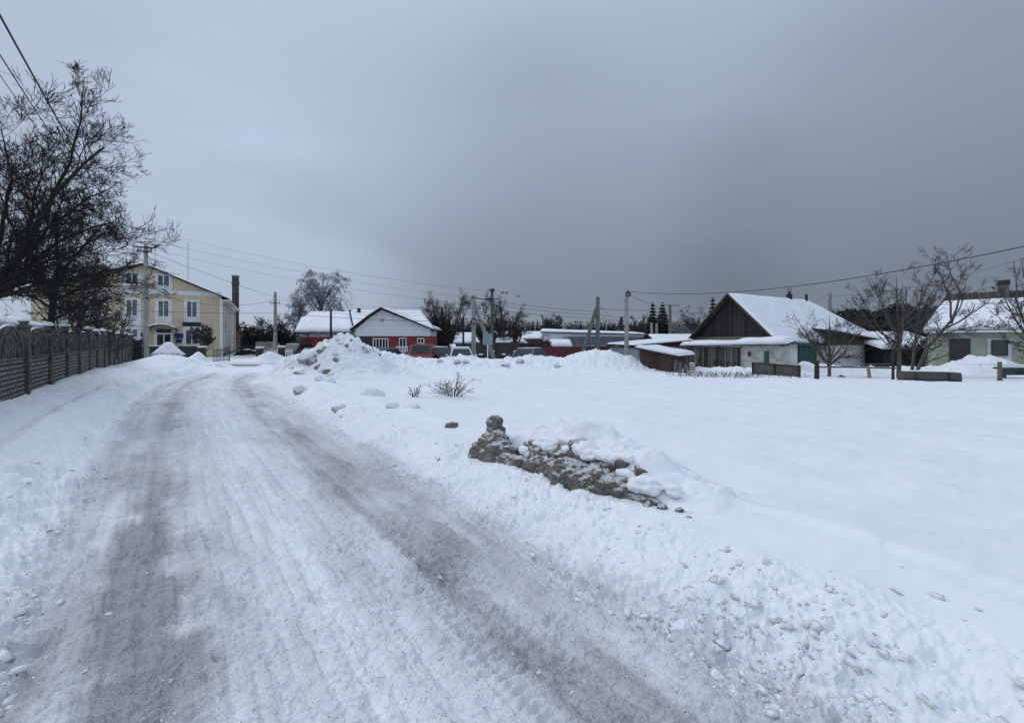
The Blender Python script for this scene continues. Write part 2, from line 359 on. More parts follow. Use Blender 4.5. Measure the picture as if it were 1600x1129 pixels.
WIREM = mat('black_cable', (.015, .015, .017), .7, .1, 2)

# ------------------------------------------------------------------ object helpers
def tag(o, label=None, cat=None, group=None, kind=None):
    if label: o['label'] = label
    if cat: o['category'] = cat
    if group: o['group'] = group
    if kind: o['kind'] = kind
    return o
def mesh_np(name, V, Fq, m, parent=None, smooth=False, loc=None):
    V = np.asarray(V, np.float32); Fq = np.asarray(Fq, np.int32); k = Fq.shape[1]
    me = bpy.data.meshes.new(name); me.vertices.add(len(V)); me.vertices.foreach_set('co', V.ravel())
    me.loops.add(Fq.size); me.loops.foreach_set('vertex_index', Fq.ravel())
    me.polygons.add(len(Fq)); me.polygons.foreach_set('loop_start', np.arange(0, Fq.size, k, dtype=np.int32)); me.polygons.foreach_set('loop_total', np.full(len(Fq), k, np.int32))
    if smooth: me.polygons.foreach_set('use_smooth', np.ones(len(Fq), bool))
    me.update(calc_edges=True); me.materials.append(m)
    o = bpy.data.objects.new(name, me); COL.objects.link(o)
    if parent: o.parent = parent
    if loc is not None: o.location = loc
    return o
class MB:
    def __init__(s): s.v = []; s.f = []
    def add(s, vs, fs):
        n = len(s.v); s.v += [tuple(q) for q in vs]; s.f += [tuple(i + n for i in f) for f in fs]; return s
    def box(s, x0, x1, y0, y1, z0, z1):
        return s.add([(x0, y0, z0), (x1, y0, z0), (x1, y1, z0), (x0, y1, z0), (x0, y0, z1), (x1, y0, z1), (x1, y1, z1), (x0, y1, z1)],
                     [(0, 3, 2, 1), (4, 5, 6, 7), (0, 1, 5, 4), (1, 2, 6, 5), (2, 3, 7, 6), (3, 0, 4, 7)])
    def prism(s, pts, a, b):
        """pts: polygon of 3-D points; extruded by vector from a to b (offset vectors)"""
        n = len(pts); A = [tuple(np.add(p, a)) for p in pts]; B = [tuple(np.add(p, b)) for p in pts]
        return s.add(A + B, [tuple(range(n))[::-1], tuple(range(n, 2 * n))] + [(i, (i + 1) % n, (i + 1) % n + n, i + n) for i in range(n)])
    def tube(s, pts, r, k=8, cap=True):
        pts = [Vector(p) for p in pts]; n = len(pts)
        rr = r if isinstance(r, (list, tuple)) else [r] * n
        vs = []; fs = []
        for i, p in enumerate(pts):
            t = (pts[min(i + 1, n - 1)] - pts[max(i - 1, 0)]).normalized()
            ref = Vector((0, 0, 1)) if abs(t.z) < .9 else Vector((1, 0, 0))
            u = t.cross(ref).normalized(); w_ = t.cross(u)
            for j in range(k):
                a = 2 * math.pi * j / k; vs.append(p + (u * math.cos(a) + w_ * math.sin(a)) * rr[i])
        for i in range(n - 1):
            for j in range(k): fs.append((i * k + j, i * k + (j + 1) % k, (i + 1) * k + (j + 1) % k, (i + 1) * k + j))
        if cap: fs += [tuple(range(k))[::-1], tuple(range((n - 1) * k, n * k))]
        return s.add(vs, fs)
    def lathe(s, prof, c=(0, 0, 0), k=12):
        n = len(prof); vs = []; fs = []
        for (r, z) in prof:
            for j in range(k):
                a = 2 * math.pi * j / k; vs.append((c[0] + r * math.cos(a), c[1] + r * math.sin(a), c[2] + z))
        for i in range(n - 1):
            for j in range(k): fs.append((i * k + j, i * k + (j + 1) % k, (i + 1) * k + (j + 1) % k, (i + 1) * k + j))
        fs += [tuple(range(k))[::-1], tuple(range((n - 1) * k, n * k))]
        return s.add(vs, fs)
    def build(s, name, m, parent=None, bevel=0, smooth=False, seg=2):
        me = bpy.data.meshes.new(name); me.from_pydata(s.v, [], s.f); me.update(); me.materials.append(m)
        o = bpy.data.objects.new(name, me); COL.objects.link(o)
        if parent: o.parent = parent
        if smooth:
            for p in me.polygons: p.use_smooth = True
        if bevel:
            b = o.modifiers.new('bevel', 'BEVEL'); b.width = bevel; b.segments = seg; b.limit_method = 'ANGLE'; b.angle_limit = R(40)
        return o
def thing(name, label, cat, loc=(0, 0, 0), rz=0, group=None):
    o = bpy.data.objects.new(name, None); COL.objects.link(o); o.empty_display_size = .3
    o.location = loc; o.rotation_euler = (0, 0, rz); return tag(o, label, cat, group)
def P(px, py, D): return Vector(((px - CX) / F * D, D, CH - (py - HY) / F * D))
def X(px, D): return (px - CX) / F * D
def Z(py, D): return CH - (py - HY) / F * D
def place(px, D, dz=0):
    x = X(px, D); return Vector((x, D, H(x, D) + dz))

# ------------------------------------------------------------------ ground and road: one polar sheet
def make_ground():
    rows = [.25, .6, 1.0, 1.25]; r = 1.4
    while r < 48:
        rows.append(r); r += min(max(r * r * .0012, .0032), .0062 * r)
    while r < 4500: rows.append(r); r *= 1.09
    rows = np.array(rows)
    ph = np.concatenate([np.arange(-180, -60, 4.), np.arange(-60, -53.5, .35), np.arange(-53.5, 53.5, .083), np.arange(53.5, 60, .35), np.arange(60, 180.1, 4.)])
    ph[-1] = 180
    A, B = np.meshgrid(np.radians(ph), rows)
    x = B * np.sin(A); y = B * np.cos(A); nr, nc = x.shape
    xf = x.ravel(); yf = y.ravel()
    h = np.empty(xf.size); d = np.empty(xf.size); rm = np.empty(xf.size); s = np.empty(xf.size)
    st = 200000
    for i in range(0, xf.size, st):
        h[i:i + st], d[i:i + st], rm[i:i + st], s[i:i + st] = Hfull(xf[i:i + st], yf[i:i + st])
    V = np.stack([xf, yf, h], 1).astype(np.float32)
    i0 = (np.arange(nr - 1)[:, None] * nc + np.arange(nc - 1)[None, :]).ravel()
    Fq = np.stack([i0, i0 + nc, i0 + nc + 1, i0 + 1], 1)[:, ::-1]
    isr = (rm[Fq].mean(1) > .5)
    for nm, sel in (('road', isr), ('ground', ~isr)):
        f = Fq[sel]; used = np.unique(f); mp_ = np.zeros(len(V), np.int32); mp_[used] = np.arange(len(used))
        o = mesh_np(nm, V[used], mp_[f], MG, smooth=True)
        at = o.data.attributes.new('dirt', 'FLOAT', 'POINT'); at.data.foreach_set('value', d[used].astype(np.float32))
        tag(o, kind='structure')
make_ground()

# ------------------------------------------------------------------ trees
def tubes_np(Pn, Rn, k):
    """Pn (N,P,3), Rn (N,P) -> verts, quads"""
    Nn, Pp, _ = Pn.shape
    T = np.empty_like(Pn); T[:, 1:-1] = Pn[:, 2:] - Pn[:, :-2]; T[:, 0] = Pn[:, 1] - Pn[:, 0]; T[:, -1] = Pn[:, -1] - Pn[:, -2]
    T /= np.linalg.norm(T, axis=2, keepdims=True) + 1e-9
    ref = np.zeros((Nn, 1, 3)); main = T.mean(1); vert = np.abs(main[:, 2]) > .75
    ref[vert, 0] = (1, .1, 0); ref[~vert, 0] = (0, .1, 1)
    U = np.cross(T, np.broadcast_to(ref, T.shape)); U /= np.linalg.norm(U, axis=2, keepdims=True) + 1e-9; W = np.cross(T, U)
    a = np.arange(k) * 2 * np.pi / k
    V = Pn[:, :, None, :] + Rn[:, :, None, None] * (U[:, :, None, :] * np.cos(a)[None, None, :, None] + W[:, :, None, :] * np.sin(a)[None, None, :, None])
    idx = np.arange(Nn * Pp * k).reshape(Nn, Pp, k)
    q = np.stack([idx[:, :-1], np.roll(idx, -1, 2)[:, :-1], np.roll(idx, -1, 2)[:, 1:], idx[:, 1:]], -1).reshape(-1, 4)
    return V.reshape(-1, 3), q
def join_np(parts):
    Vs = []; Fs = []; n = 0
    for V, q in parts: Vs.append(V); Fs.append(q + n); n += len(V)
    return np.concatenate(Vs), np.concatenate(Fs)
def children(rng, par, rad, per, t0, t1, ang, lenf, Pp, trop, wig, rf, tip=.35, taper=.6):
    """a new level of branches on every parent polyline"""
    Nn, Pq, _ = par.shape
    L = np.linalg.norm(np.diff(par, axis=1), axis=2).sum(1)
    cnt = np.maximum(1, np.round(per * rng.uniform(.7, 1.3, Nn))).astype(int)
    pid = np.repeat(np.arange(Nn), cnt); M = len(pid)
    t = rng.uniform(t0, t1, M); ft = t * (Pq - 1); i = np.minimum(ft.astype(int), Pq - 2); fr = (ft - i)[:, None]
    start = par[pid, i] * (1 - fr) + par[pid, i + 1] * fr
    tan = par[pid, i + 1] - par[pid, i]; tan /= np.linalg.norm(tan, axis=1, keepdims=True) + 1e-9
    rv = rng.normal(size=(M, 3)); rv -= (rv * tan).sum(1, keepdims=True) * tan; rv /= np.linalg.norm(rv, axis=1, keepdims=True) + 1e-9
    a = np.radians(rng.normal(ang, ang * .22, M))[:, None]
    d = tan * np.cos(a) + rv * np.sin(a)
    ln = L[pid] * lenf * rng.uniform(.55, 1.35, M) * (1 - taper * t)
    r0 = (rad[pid, i] * (1 - fr[:, 0]) + rad[pid, i + 1] * fr[:, 0]) * rf
    out_ = np.empty((M, Pp, 3)); out_[:, 0] = start; st = (ln / (Pp - 1))[:, None]
    for j in range(1, Pp):
        out_[:, j] = out_[:, j - 1] + d * st
        d = d + rng.normal(size=(M, 3)) * wig; d[:, 2] += trop; d /= np.linalg.norm(d, axis=1, keepdims=True)
    rr = r0[:, None] * np.linspace(1, tip, Pp)[None]
    return out_, rr
def resample(pts, n):
    pts = np.array([tuple(p) for p in pts], float); d = np.r_[0, np.cumsum(np.linalg.norm(np.diff(pts, axis=0), axis=1))]
    t = np.linspace(0, d[-1], n); return np.stack([np.interp(t, d, pts[:, i]) for i in range(3)], 1)
def bare_tree(name, label, limbs, levels, seed, group=None, cat='tree', tm=None, cm=None, kt=7, rmin=.004, base=None, n_trunk=1):
    """limbs: list of (points, r0, r1); levels: list of dicts for children()"""
    rng = np.random.default_rng(seed); tm = tm or BARK; cm = cm or TWIG
    b = Vector(base if base is not None else tuple(limbs[0][0][0]))
    L0 = np.stack([resample(p, 12) for p, _, _ in limbs]) - np.array(b)
    L0[:, 1:] += np.cumsum(rng.normal(size=(len(limbs), 11, 3)) * .013, axis=1) * np.linalg.norm(L0[:, -1] - L0[:, 0], axis=1)[:, None, None] * np.array([0.] + [.5] * (len(limbs) - 1))[:, None, None]
    R0 = np.stack([np.linspace(a, c, 12) for _, a, c in limbs])
    root = thing(name, label, cat, b, group=group)
    lev = [(L0, R0)]; par, rad = L0, R0
    for kw in levels:
        src = kw.get('src', None)
        if src is not None: par, rad = lev[src]
        kk = {q: v_ for q, v_ in kw.items() if q != 'src'}
        par, rad = children(rng, par, rad, **kk); rad = np.maximum(rad, rmin); lev.append((par, rad))
    tr = join_np([tubes_np(p, r, kt if i == 0 else 5) for i, (p, r) in enumerate(lev[:n_trunk])]); mesh_np('trunk', *tr, tm, root, True)
    cr = join_np([tubes_np(p, r, 4 if i < 1 else 3) for i, (p, r) in enumerate(lev[n_trunk:])]); mesh_np('crown', *cr, cm, root)
    return root
def lv(per, t0, t1, ang, lenf, Pp=5, trop=.05, wig=.16, rf=.5, tip=.4, taper=.5, **k):
    return dict(per=per, t0=t0, t1=t1, ang=ang, lenf=lenf, Pp=Pp, trop=trop, wig=wig, rf=rf, tip=tip, taper=taper, **k)
def pix(lst, D): return [P(p[0], p[1], D + (p[2] if len(p) > 2 else 0)) for p in lst]

# the large leftmost tree behind the fence (limbs follow the photograph's limbs)
D = 11.5
limbs = [(pix([(-75, 585), (-70, 520), (-55, 480)], D), .17, .14),
         (pix([(-57, 492), (0, 442), (45, 400), (72, 345, -.5), (108, 295, -.8), (140, 250, -1), (168, 222, -1.1)], D), .11, .02),
         (pix([(-40, 470, .3), (20, 452, .6), (55, 412, .8), (95, 375, 1), (145, 352, 1.2), (185, 342, 1.3)], D), .085, .014),
         (pix([(72, 345, -.5), (88, 290, -.3), (108, 235), (122, 180), (126, 118)], D), .045, .006),
         (pix([(-30, 460, -.4), (2, 340, -.8), (14, 290, -1), (6, 240, -1.2), (0, 210, -1.3)], D), .06, .01),
         (pix([(-50, 480, -.3), (30, 442, -1), (90, 427, -1.5), (128, 416, -1.8), (155, 406, -2)], D), .07, .012),
         (pix([(10, 452, .6), (45, 365, 1.2), (50, 290, 1.5), (60, 232, 1.6)], D), .05, .009),
         (pix([(-20, 465, -.6), (60, 450, -1.2), (105, 452, -1.6), (158, 444, -1.8)], D), .06, .012),
         (pix([(-30, 470, .5), (40, 420, 1.5), (105, 400, 2.2), (145, 378, 2.6), (172, 362, 2.8)], D), .06, .012),
         (pix([(45, 400), (85, 350, .5), (135, 318, 1), (170, 305, 1.2), (190, 290, 1.3)], D), .045, .01),
         (pix([(-57, 492), (-50, 400, .2), (-60, 320, .5), (-30, 250, .3)], D), .08, .012)]
bare_tree('bare_fruit_tree', 'tall dense bare tree leaning out over the concrete fence at the far left', limbs,
          [lv(17, .10, .99, 50, .36, 8, .04, .13, .42, .30, .3), lv(8, .10, 1, 46, .48, 7, .05, .12, .50, .4, .3), lv(6.5, .1, 1, 40, .52, 6, .11, .10, .6, .6, .3), lv(1.4, .1, .85, 34, .75, 5, .12, .10, .8, .7, .3)], 5, rmin=.0042, kt=9, n_trunk=2,
          group='bare trees behind the concrete fence')
D = 15.5
limbs = [(pix([(80, 590), (80, 500), (84, 440)], D), .11, .08), (pix([(84, 450), (110, 410), (140, 380, -.5), (170, 350, -.8)], D), .07, .015),
         (pix([(82, 460), (60, 410), (45, 370, .5), (30, 330, .5)], D), .07, .015), (pix([(84, 450), (92, 390), (95, 330), (105, 280)], D), .07, .012),
         (pix([(84, 470), (140, 440), (190, 430, .5), (225, 415, .8)], D), .05, .012), (pix([(80, 480), (40, 460), (10, 440, -.5), (-20, 420, -.8)], D), .05, .012),
         (pix([(82, 500), (120, 480), (160, 475, .5), (190, 468, .8)], D), .045, .012)]
bare_tree('bare_fruit_tree', 'dark upright bare tree with a thick straight trunk just behind the fence', limbs,
          [lv(12, .12, .98, 46, .38, 6, .05, .11, .42, .35), lv(7, .12, 1, 44, .46, 5, .04, .12, .5, .45), lv(5, .1, 1, 42, .52, 4, .03, .13, .65, .6)], 6, rmin=.006, n_trunk=2,
          group='bare trees behind the concrete fence')
D = 20
limbs = [(pix([(122, 570), (123, 520), (128, 480)], D), .13, .09), (pix([(128, 490), (150, 460), (170, 440)], D), .06, .015), (pix([(126, 500), (100, 470), (85, 445)], D), .06, .015),
         (pix([(128, 485), (132, 450), (140, 415)], D), .06, .012), (pix([(126, 510), (160, 500), (195, 490, .5)], D), .05, .012)]
bare_tree('bare_fruit_tree', 'low twiggy brown thicket tree between the fence and the yellow building', limbs,
          [lv(16, .1, .98, 50, .5, 6, .03, .18, .42, .35), lv(9, .1, 1, 46, .5, 5, .0, .2, .5, .45), lv(5, .1, 1, 44, .5, 4, 0, .2, .65, .6)], 7, rmin=.008, n_trunk=2, tm=BARK2, cm=TWIG2,
          group='bare trees behind the concrete fence')
bare_tree('thicket', 'brown leafless bushes crowding behind the middle of the concrete fence', [(pix([(95 + 11 * i, 560), (92 + 12 * i, 520), (88 + 13 * i + (i % 3) * 6, 486)], 18.5 + (i % 3)), .04, .012) for i in range(9)],
          [lv(14, .1, 1, 42, .4, 5, .03, .2, .5, .4), lv(6, .1, 1, 42, .5, 4, .0, .2, .6, .5), lv(4, .1, 1, 42, .5, 4, .0, .2, .7, .5)], 8, rmin=.007, n_trunk=1, tm=BARK2, cm=TWIG2, cat='bushes')

def auto_tree(name, label, px, D, ytop, wpx, seed, tm=None, cm=None, group=None, per=(10, 7, 5), trunkf=.3, nl=6, droop=0.02, rmin=.008, r0=None, lean=0, cat='tree', base=None, y_base=None):
    rmin = rmin * (.62 if D < 35 else .5); rng = random.Random(seed); b = Vector(base) if base is not None else place(px, D, -.1)
    if y_base is not None: b = P(px, y_base, D)
    h = Z(ytop, D) - b.z; wd = wpx / 2 / F * D; r0 = r0 or h * .022
    top = b + Vector((lean, 0, h * .88))
    limbs = [([b, b + Vector((lean * .3 + .02 * h * rng.uniform(-1, 1), 0, h * trunkf)), b + Vector((lean * .6, 0, h * .62)), top], r0, .008)]
    for i in range(nl):
        a = 2 * math.pi * i / nl + rng.uniform(-.4, .4); s_ = b + Vector((lean * .4, 0, h * trunkf * rng.uniform(.8, 1.5)))
        e = Vector((math.cos(a) * wd * rng.uniform(.75, 1.), math.sin(a) * wd * rng.uniform(.75, 1.), 0))
        zt = h * rng.uniform(.6, .95)
        limbs.append(([s_, s_ + e * .45 + Vector((0, 0, (zt - s_.z + b.z) * .35)), Vector((b.x + lean * .7, b.y, b.z + zt)) + e * rng.uniform(.75, 1)], r0 * .42, .008))
    return bare_tree(name, label, limbs, [lv(per[0], .2, .98, 40, .36, 6, .05, .09, .36, .35), lv(per[1] * 1.1, .12, 1, 40, .52, 6, droop + .02, .12, .5, .4, .35), lv(per[2], .1, 1, 38, .7, 5, droop + .02, .12, .6, .6, .3)],
                     seed, group, cat, tm, cm, 7, rmin, b, 1)

# ------------------------------------------------------------------ concrete fence at the left
FB = brick('fence_brick_relief', (.24, .23, .21), (.17, .165, .15), (.022, .021, .02), .19, .083, .02)
FA = mat('fence_arch_concrete', (.135, .13, .12), .9, .5, 9, 1.0, 55)
def fence_pt(i): y = 8.6 + 1.61 * i; return Vector((-2.82 - .745 * y, y, 0))
def make_fence():
    a = fence_pt(0); b = fence_pt(1); dirv = (b - a).normalized(); rz = math.atan2(dirv.y, dirv.x); step = (b - a).length
    root = thing('concrete_fence', 'long dark concrete fence of brick relief panels topped by arches, on the left', 'fence', (a.x, a.y, 0), rz)
    for i in range(-3, 16):
        x = i * step; gz = H(*(Vector((a.x, a.y, 0)) + dirv * x).xy); TP = 1.80 + (-.02 if i % 2 else .015)
        m = MB(); m.box(x - .075, x + .075, -.085, .085, gz - .4, TP)
        post = m.build('post', CONCD, root, .012)
        c = MB(); c.lathe([(.05, 0), (.10, .02), (.115, .045), (.075, .07), (.055, .10), (.085, .13), (.05, .17)], (x, 0, TP + .001), 10); c.build('finial', CONCD, post, smooth=True)
        if i % 4 != 3:
            c = MB(); c.lathe([(.085, 0), (.115, .015), (.11, .05), (.06, .085), (.01, .095)], (x, 0, TP + .14), 10); c.build('snow_cap', SNOW, post, smooth=True)
        if i == 15: break
        tz = 1.27; x0 = x + .077; x1 = x + step - .077
        m = MB(); m.box(x0, x1, -.03, .03, -.2, tz); bp_ = m.build('brick_panel', FB, root); bp_.rotation_euler[0] = math.sin(i * 2.7) * .012; bp_.location.z = .012 * math.sin(i * 4.1)
        # arch panel: outline with an arched crown between low shoulders
        n = 18; xm = (x0 + x1) / 2; hw = (x1 - x0) / 2; out_ = [(x0, 0, tz + .003), (x1, 0, tz + .003), (x1, 0, tz + .36)]
        for j in range(n + 1):
            t = math.pi * j / n; ax = xm + math.cos(t) * hw * .80; az = tz + .26 + math.sin(t) ** .8 * .31
            out_.append((ax, 0, max(az, tz + .36) if j in (0, n) else az if az > tz + .36 else tz + .36))
        out_.append((x0, 0, tz + .36))
        m = MB(); m.prism(out_, (0, -.022, 0), (0, .022, 0)); ap = m.build('arch_panel', FA, root)
        m = MB()
        for rr, hh in ((.78, .54), (.56, .42)):
            m.tube([(xm + math.cos(math.pi * j / 14) * hw * rr, -.032, tz + .02 + math.sin(math.pi * j / 14) * hh) for j in range(15)], .022, 6)
        for q in range(5): m.tube([(xm + (q - 2) * hw * .2, -.028, tz + .02), (xm + (q - 2) * hw * .2 + .05, -.03, tz + .15), (xm + (q - 2) * hw * .16, -.028, tz + .34 - abs(q - 2) * .05)], .014, 5)
        m.tube([(x0 + .02, -.035, tz - .0), (x1 - .02, -.035, tz - .0)], .025, 6)
        m.build('arch_relief', FA, ap, smooth=True)
        if i % 3 != 1:
            m = MB(); pts = [(xm + math.cos(math.pi * j / 14) * hw * .80, 0, tz + .27 + math.sin(math.pi * j / 14) ** .8 * .31) for j in range(3, 12)]
            m.tube(pts, [.008, .016, .024, .028, .03, .026, .022, .015, .008], 6); m.build('snow_rim', SNOW, ap, smooth=True)
    return root
make_fence()
# dark panel gate ending the fence
g = thing('sheet_gate', 'dark brown sheet panel closing the far end of the concrete fence', 'gate', place(211, 31.5, -.1), R(20))
MB().box(-.32, .32, -.03, .03, .1, 1.75).build('panel', stripes('brown_sheet', (.05, .04, .038), (.08, .065, .06), .12), g)
for sx in (-.36, .36): MB().box(sx - .035, sx + .035, -.04, .04, 0, 1.85).build('post', METALD, g)
MB().box(-.4, .4, -.07, .07, 1.86, 1.95).build('snow_cap', SNOW, g, .04)

# ------------------------------------------------------------------ windows
def window(parent, c, u, wd, ht, nrm, frame=.07, mull=1, rail=False, fm=None, gm=None, name='window', depth=.06):
    """c: local centre on the wall; u: unit vector along the wall, nrm: outward unit vector"""
    c = Vector(c); u = Vector(u); n = Vector(nrm); z = Vector((0, 0, 1)); m = MB()
    def bar(a0, a1, b0, b1, d0, d1, mb):
        pts = [c + u * a0 + z * b0, c + u * a1 + z * b0, c + u * a1 + z * b1, c + u * a0 + z * b1]
        mb.prism(pts, n * d0, n * d1)
    hw, hh = wd / 2, ht / 2
    bar(-hw, hw, hh - frame, hh, 0, depth, m); bar(-hw, hw, -hh, -hh + frame, 0, depth, m)
    bar(-hw, -hw + frame, -hh + frame, hh - frame, 0, depth - .002, m); bar(hw - frame, hw, -hh + frame, hh - frame, 0, depth - .002, m)
    for q in range(mull):
        xx = -hw + wd * (q + 1) / (mull + 1); bar(xx - frame * .45, xx + frame * .45, -hh + frame, hh - frame, 0, depth - .004, m)
    if rail: bar(-hw + frame, hw - frame, hh * .35, hh * .35 + frame * .7, 0, depth - .006, m)
    o = m.build(name, fm or WHITEM, parent)
    g_ = MB(); bar(-hw + frame * .6, hw - frame * .6, -hh + frame * .6, hh - frame * .6, .004, .022, g_); g_.build('pane', gm or glass(), o)
    return o
def slab(parent, pts, th, m, name, bevel=0, n=None, sub=0):
    a, b, c = Vector(pts[0]), Vector(pts[1]), Vector(pts[2]); nn = (b - a).cross(c - a).normalized()
    if nn.z < 0: nn = -nn
    q = MB(); q.prism([Vector(p) for p in pts], (0, 0, 0), nn * th); o = q.build(name, m, parent, bevel, seg=3)
    return o
SNOWR = mat('roof_snow', (.80, .81, .83), .7, .06, 1.5, .3, 6)
def snow_slab(parent, pts, th=.12, ofs=.02, name='snow_cover', seed=1, nu=26, nv=14, edge=.25):
    """a quad of roof covered by an uneven blanket of snow with a rounded edge; pts: 4 corners (low-left, low-right, up-right, up-left)"""
    p = [np.array(tuple(q), float) for q in pts]; nn = np.cross(p[1] - p[0], p[3] - p[0]); nn /= np.linalg.norm(nn)
    if nn[2] < 0: nn = -nn
    U, W = np.meshgrid(np.linspace(0, 1, nu), np.linspace(0, 1, nv)); U = U.ravel()[:, None]; W = W.ravel()[:, None]
    B = (p[0] * (1 - U) + p[1] * U) * (1 - W) + (p[3] * (1 - U) + p[2] * U) * W
    lu = np.linalg.norm(p[1] - p[0]); lw = np.linalg.norm(p[3] - p[0])
    d = np.minimum(np.minimum(U, 1 - U) * lu, np.minimum(W, 1 - W) * lw + (.0))
    t = th * np.sqrt(np.clip(1 - (1 - np.clip(d / edge, 0, 1)) ** 2, 0, 1)) * (1 + .5 * fbm(U[:, 0] * lu * .9 + seed * 7, W[:, 0] * lw * .9, 3, seed)[:, None])
    wob = (fbm(U[:, 0] * lu * 1.3 + seed, W[:, 0] * 2, 3, seed + 3)[:, None]) * .12 * (W < .01)
    V = B + nn * (ofs + t) + (p[0] - p[3]) / lw * (wob + .05 * (W < .01)); Vb = B + nn * ofs
    i0 = (np.arange(nv - 1)[:, None] * nu + np.arange(nu - 1)[None]).ravel(); q = np.stack([i0, i0 + 1, i0 + nu + 1, i0 + nu], 1)
    nV = nu * nv; V2 = np.concatenate([V, Vb]); q2 = [q, q[:, ::-1] + nV]
    ring = list(range(nu)) + [nu * (j + 1) + nu - 1 for j in range(nv - 1)] + [nu * (nv - 1) + j for j in range(nu - 2, -1, -1)] + [nu * j for j in range(nv - 2, 0, -1)]
    rg = np.array(ring); r2 = np.roll(rg, -1); q2.append(np.stack([rg + nV, r2 + nV, r2, rg], 1))
    return mesh_np(name, V2, np.concatenate(q2), SNOWR, parent, True)

# ------------------------------------------------------------------ yellow two-storey building
def yellow():
    u = Vector((.88, .47, 0)).normalized(); rz = math.atan2(u.y, u.x)
    cor = Vector((-31.9, 50, 0))       # nearest right corner; local x runs along the front (negative to the left), local y along the side
    g0 = -.25
    root = thing('municipal_building', 'yellow two storey building with white window surrounds and an arched entrance canopy', 'building', (cor.x, cor.y, g0), rz)
    EZ = 6.55; RZ = 9.55; RX = -6.75; LX = -15.2; DP = 21.5; LZ = 6.75
    m = MB(); m.prism([(LX, 0, -.5), (0, 0, -.5), (0, 0, EZ), (RX, 0, RZ), (LX, 0, LZ)], (0, 0, 0), (0, DP, 0)); m.build('wall', CREAM, root)
    # roof sheets with overhang
    rm_ = mat('dark_roof_edge', (.03, .025, .025), .6, .2, 3)
    for (xa, za, xb, zb, nm) in ((RX, RZ, .65, EZ - .28, 'r'), (RX, RZ, LX - .6, LZ - .2, 'l')):
        r_ = slab(root, [(xb, -.45, zb + .02), (xa, -.45, za + .02), (xa, DP + .4, za + .02), (xb, DP + .4, zb + .02)], .13, rm_, 'roof')
        o = snow_slab(r_, [(xb, -.4, zb + .15), (xb, DP, zb + .15), (xa, DP, za + .15), (xa, -.4, za + .15)], .12, .01, seed=4)
    MB().box(-15.1, -.02, -.05, .0, 6.35 + .25, 6.85 + .25).build('band', WHITEP, root)
    MB().box(-.01, .7, -.3, DP, 6.15, 6.27).build('eaves_board', WHITEM, root)
    MB().box(.62, .74, -.4, DP, 6.12, 6.26).build('gutter', WHITEM, root)
    MB().box(-.16, -.02, -.04, -.002, -.2, 6.5).tube([(.06, -.08, 0), (.06, -.08, 6.1)], .06, 8).build('downpipe', WHITEM, root)
    gl = mat('window_glass_sky', (.07, .085, .10), .12, .5, 1.2, spec=.8)
    n = (0, -1, 0); uu = (1, 0, 0)
    def surround(xc, z0, z1, wd=1.45): MB().box(xc - wd / 2, xc + wd / 2, -.045, -.001, z0, z1).build('surround', WHITEP, root)
    dz = .25
    for xc in (-2.69, -5.13, -7.72, -10.5, -13.3):
        s0, s1 = (3.5, 5.92)
        if xc == -5.13: s0 = 3.3
        if xc < -7: s0 = 3.05
        surround(xc, s0 + dz, s1 + dz); window(root, (xc, -.046, 4.87 + dz), uu, 1.0, 1.78, n, gm=gl, frame=.08)
    for xc in (-5.13, -7.72):
        surround(xc, 6.87 + dz, 8.55 + dz, 1.5); window(root, (xc, -.046, 7.8 + dz), uu, 1.1, 1.2, n, gm=gl, frame=.08)
    for xc in (-7.72, -10.5, -13.3): surround(xc, .2, 3.0 + dz, 1.45); window(root, (xc, -.046, 2.2 + dz), uu, 1.05, 1.15, n, gm=gl, frame=.08)
    surround(-2.69, .55, 3.05 + dz, 1.6); window(root, (-2.69, -.046, 1.9 + dz), uu, 1.2, 1.65, n, gm=gl, frame=.08)
    MB().box(-3.5, -1.9, -.12, -.047, 3.08 + dz, 3.5 + dz - .003).build('dark_banner', mat('dark_banner', (.015, .012, .02), .6, .1, 2), root)
    # entrance
    MB().box(-5.95, -4.35, -.055, -.002, .55, 2.9).build('door_surround', WHITEP, root)
    d = window(root, (-5.1, -.056, 1.55), uu, 1.35, 2.0, n, frame=.1, mull=1, gm=glass(), name='door')
    MB().box(-5.7, -4.5, -.14, -.057, 2.62, 2.95).build('door_sign', METALD, root)
    arc = [(-5.13 + 1.25 * math.cos(t), 0, 2.75 + .62 * math.sin(t)) for t in np.linspace(math.pi, 0, 13)]
    m = MB()
    for a, b in zip(arc[:-1], arc[1:]): m.prism([a, b, (b[0], 0, b[2] + .06), (a[0], 0, a[2] + .06)], (0, -1.4, 0), (0, 0, 0))
    cn = m.build('canopy', METALD, root)
    m = MB()
    for a, b in zip(arc[2:-3], arc[3:-2]): m.prism([(a[0], 0, a[2] + .065), (b[0], 0, b[2] + .065), (b[0], 0, b[2] + .17), (a[0], 0, a[2] + .17)], (0, -1.38, 0), (0, -.02, 0))
    m.build('snow_cover', SNOW, cn)
    m = MB()
    for sx in (-6.36, -3.9): m.tube([(sx, -1.3, 0), (sx, -1.3, 2.76)], .05, 6); m.tube([(sx, -1.3, 2.3), (sx, -.05, 1.9)], .03, 5)
    m.build('canopy_post', METALD, cn)
    MB().box(-6.7, -3.6, -1.6, -.06, 0, .45).build('porch_step', CONC, root)
    BL = mat('blue_sign', (.015, .012, .13), .4, .1, 2)
    for (xa, xb, za, zb) in ((-4.2, -3.45, 2.05, 2.55), (-4.05, -3.6, 1.55, 1.92), (-7.0, -6.45, 2.05, 2.6), (-6.95, -6.6, 1.5, 1.95)): MB().box(xa, xb, -.09, -.004, za, zb).build('blue_sign', BL, root)
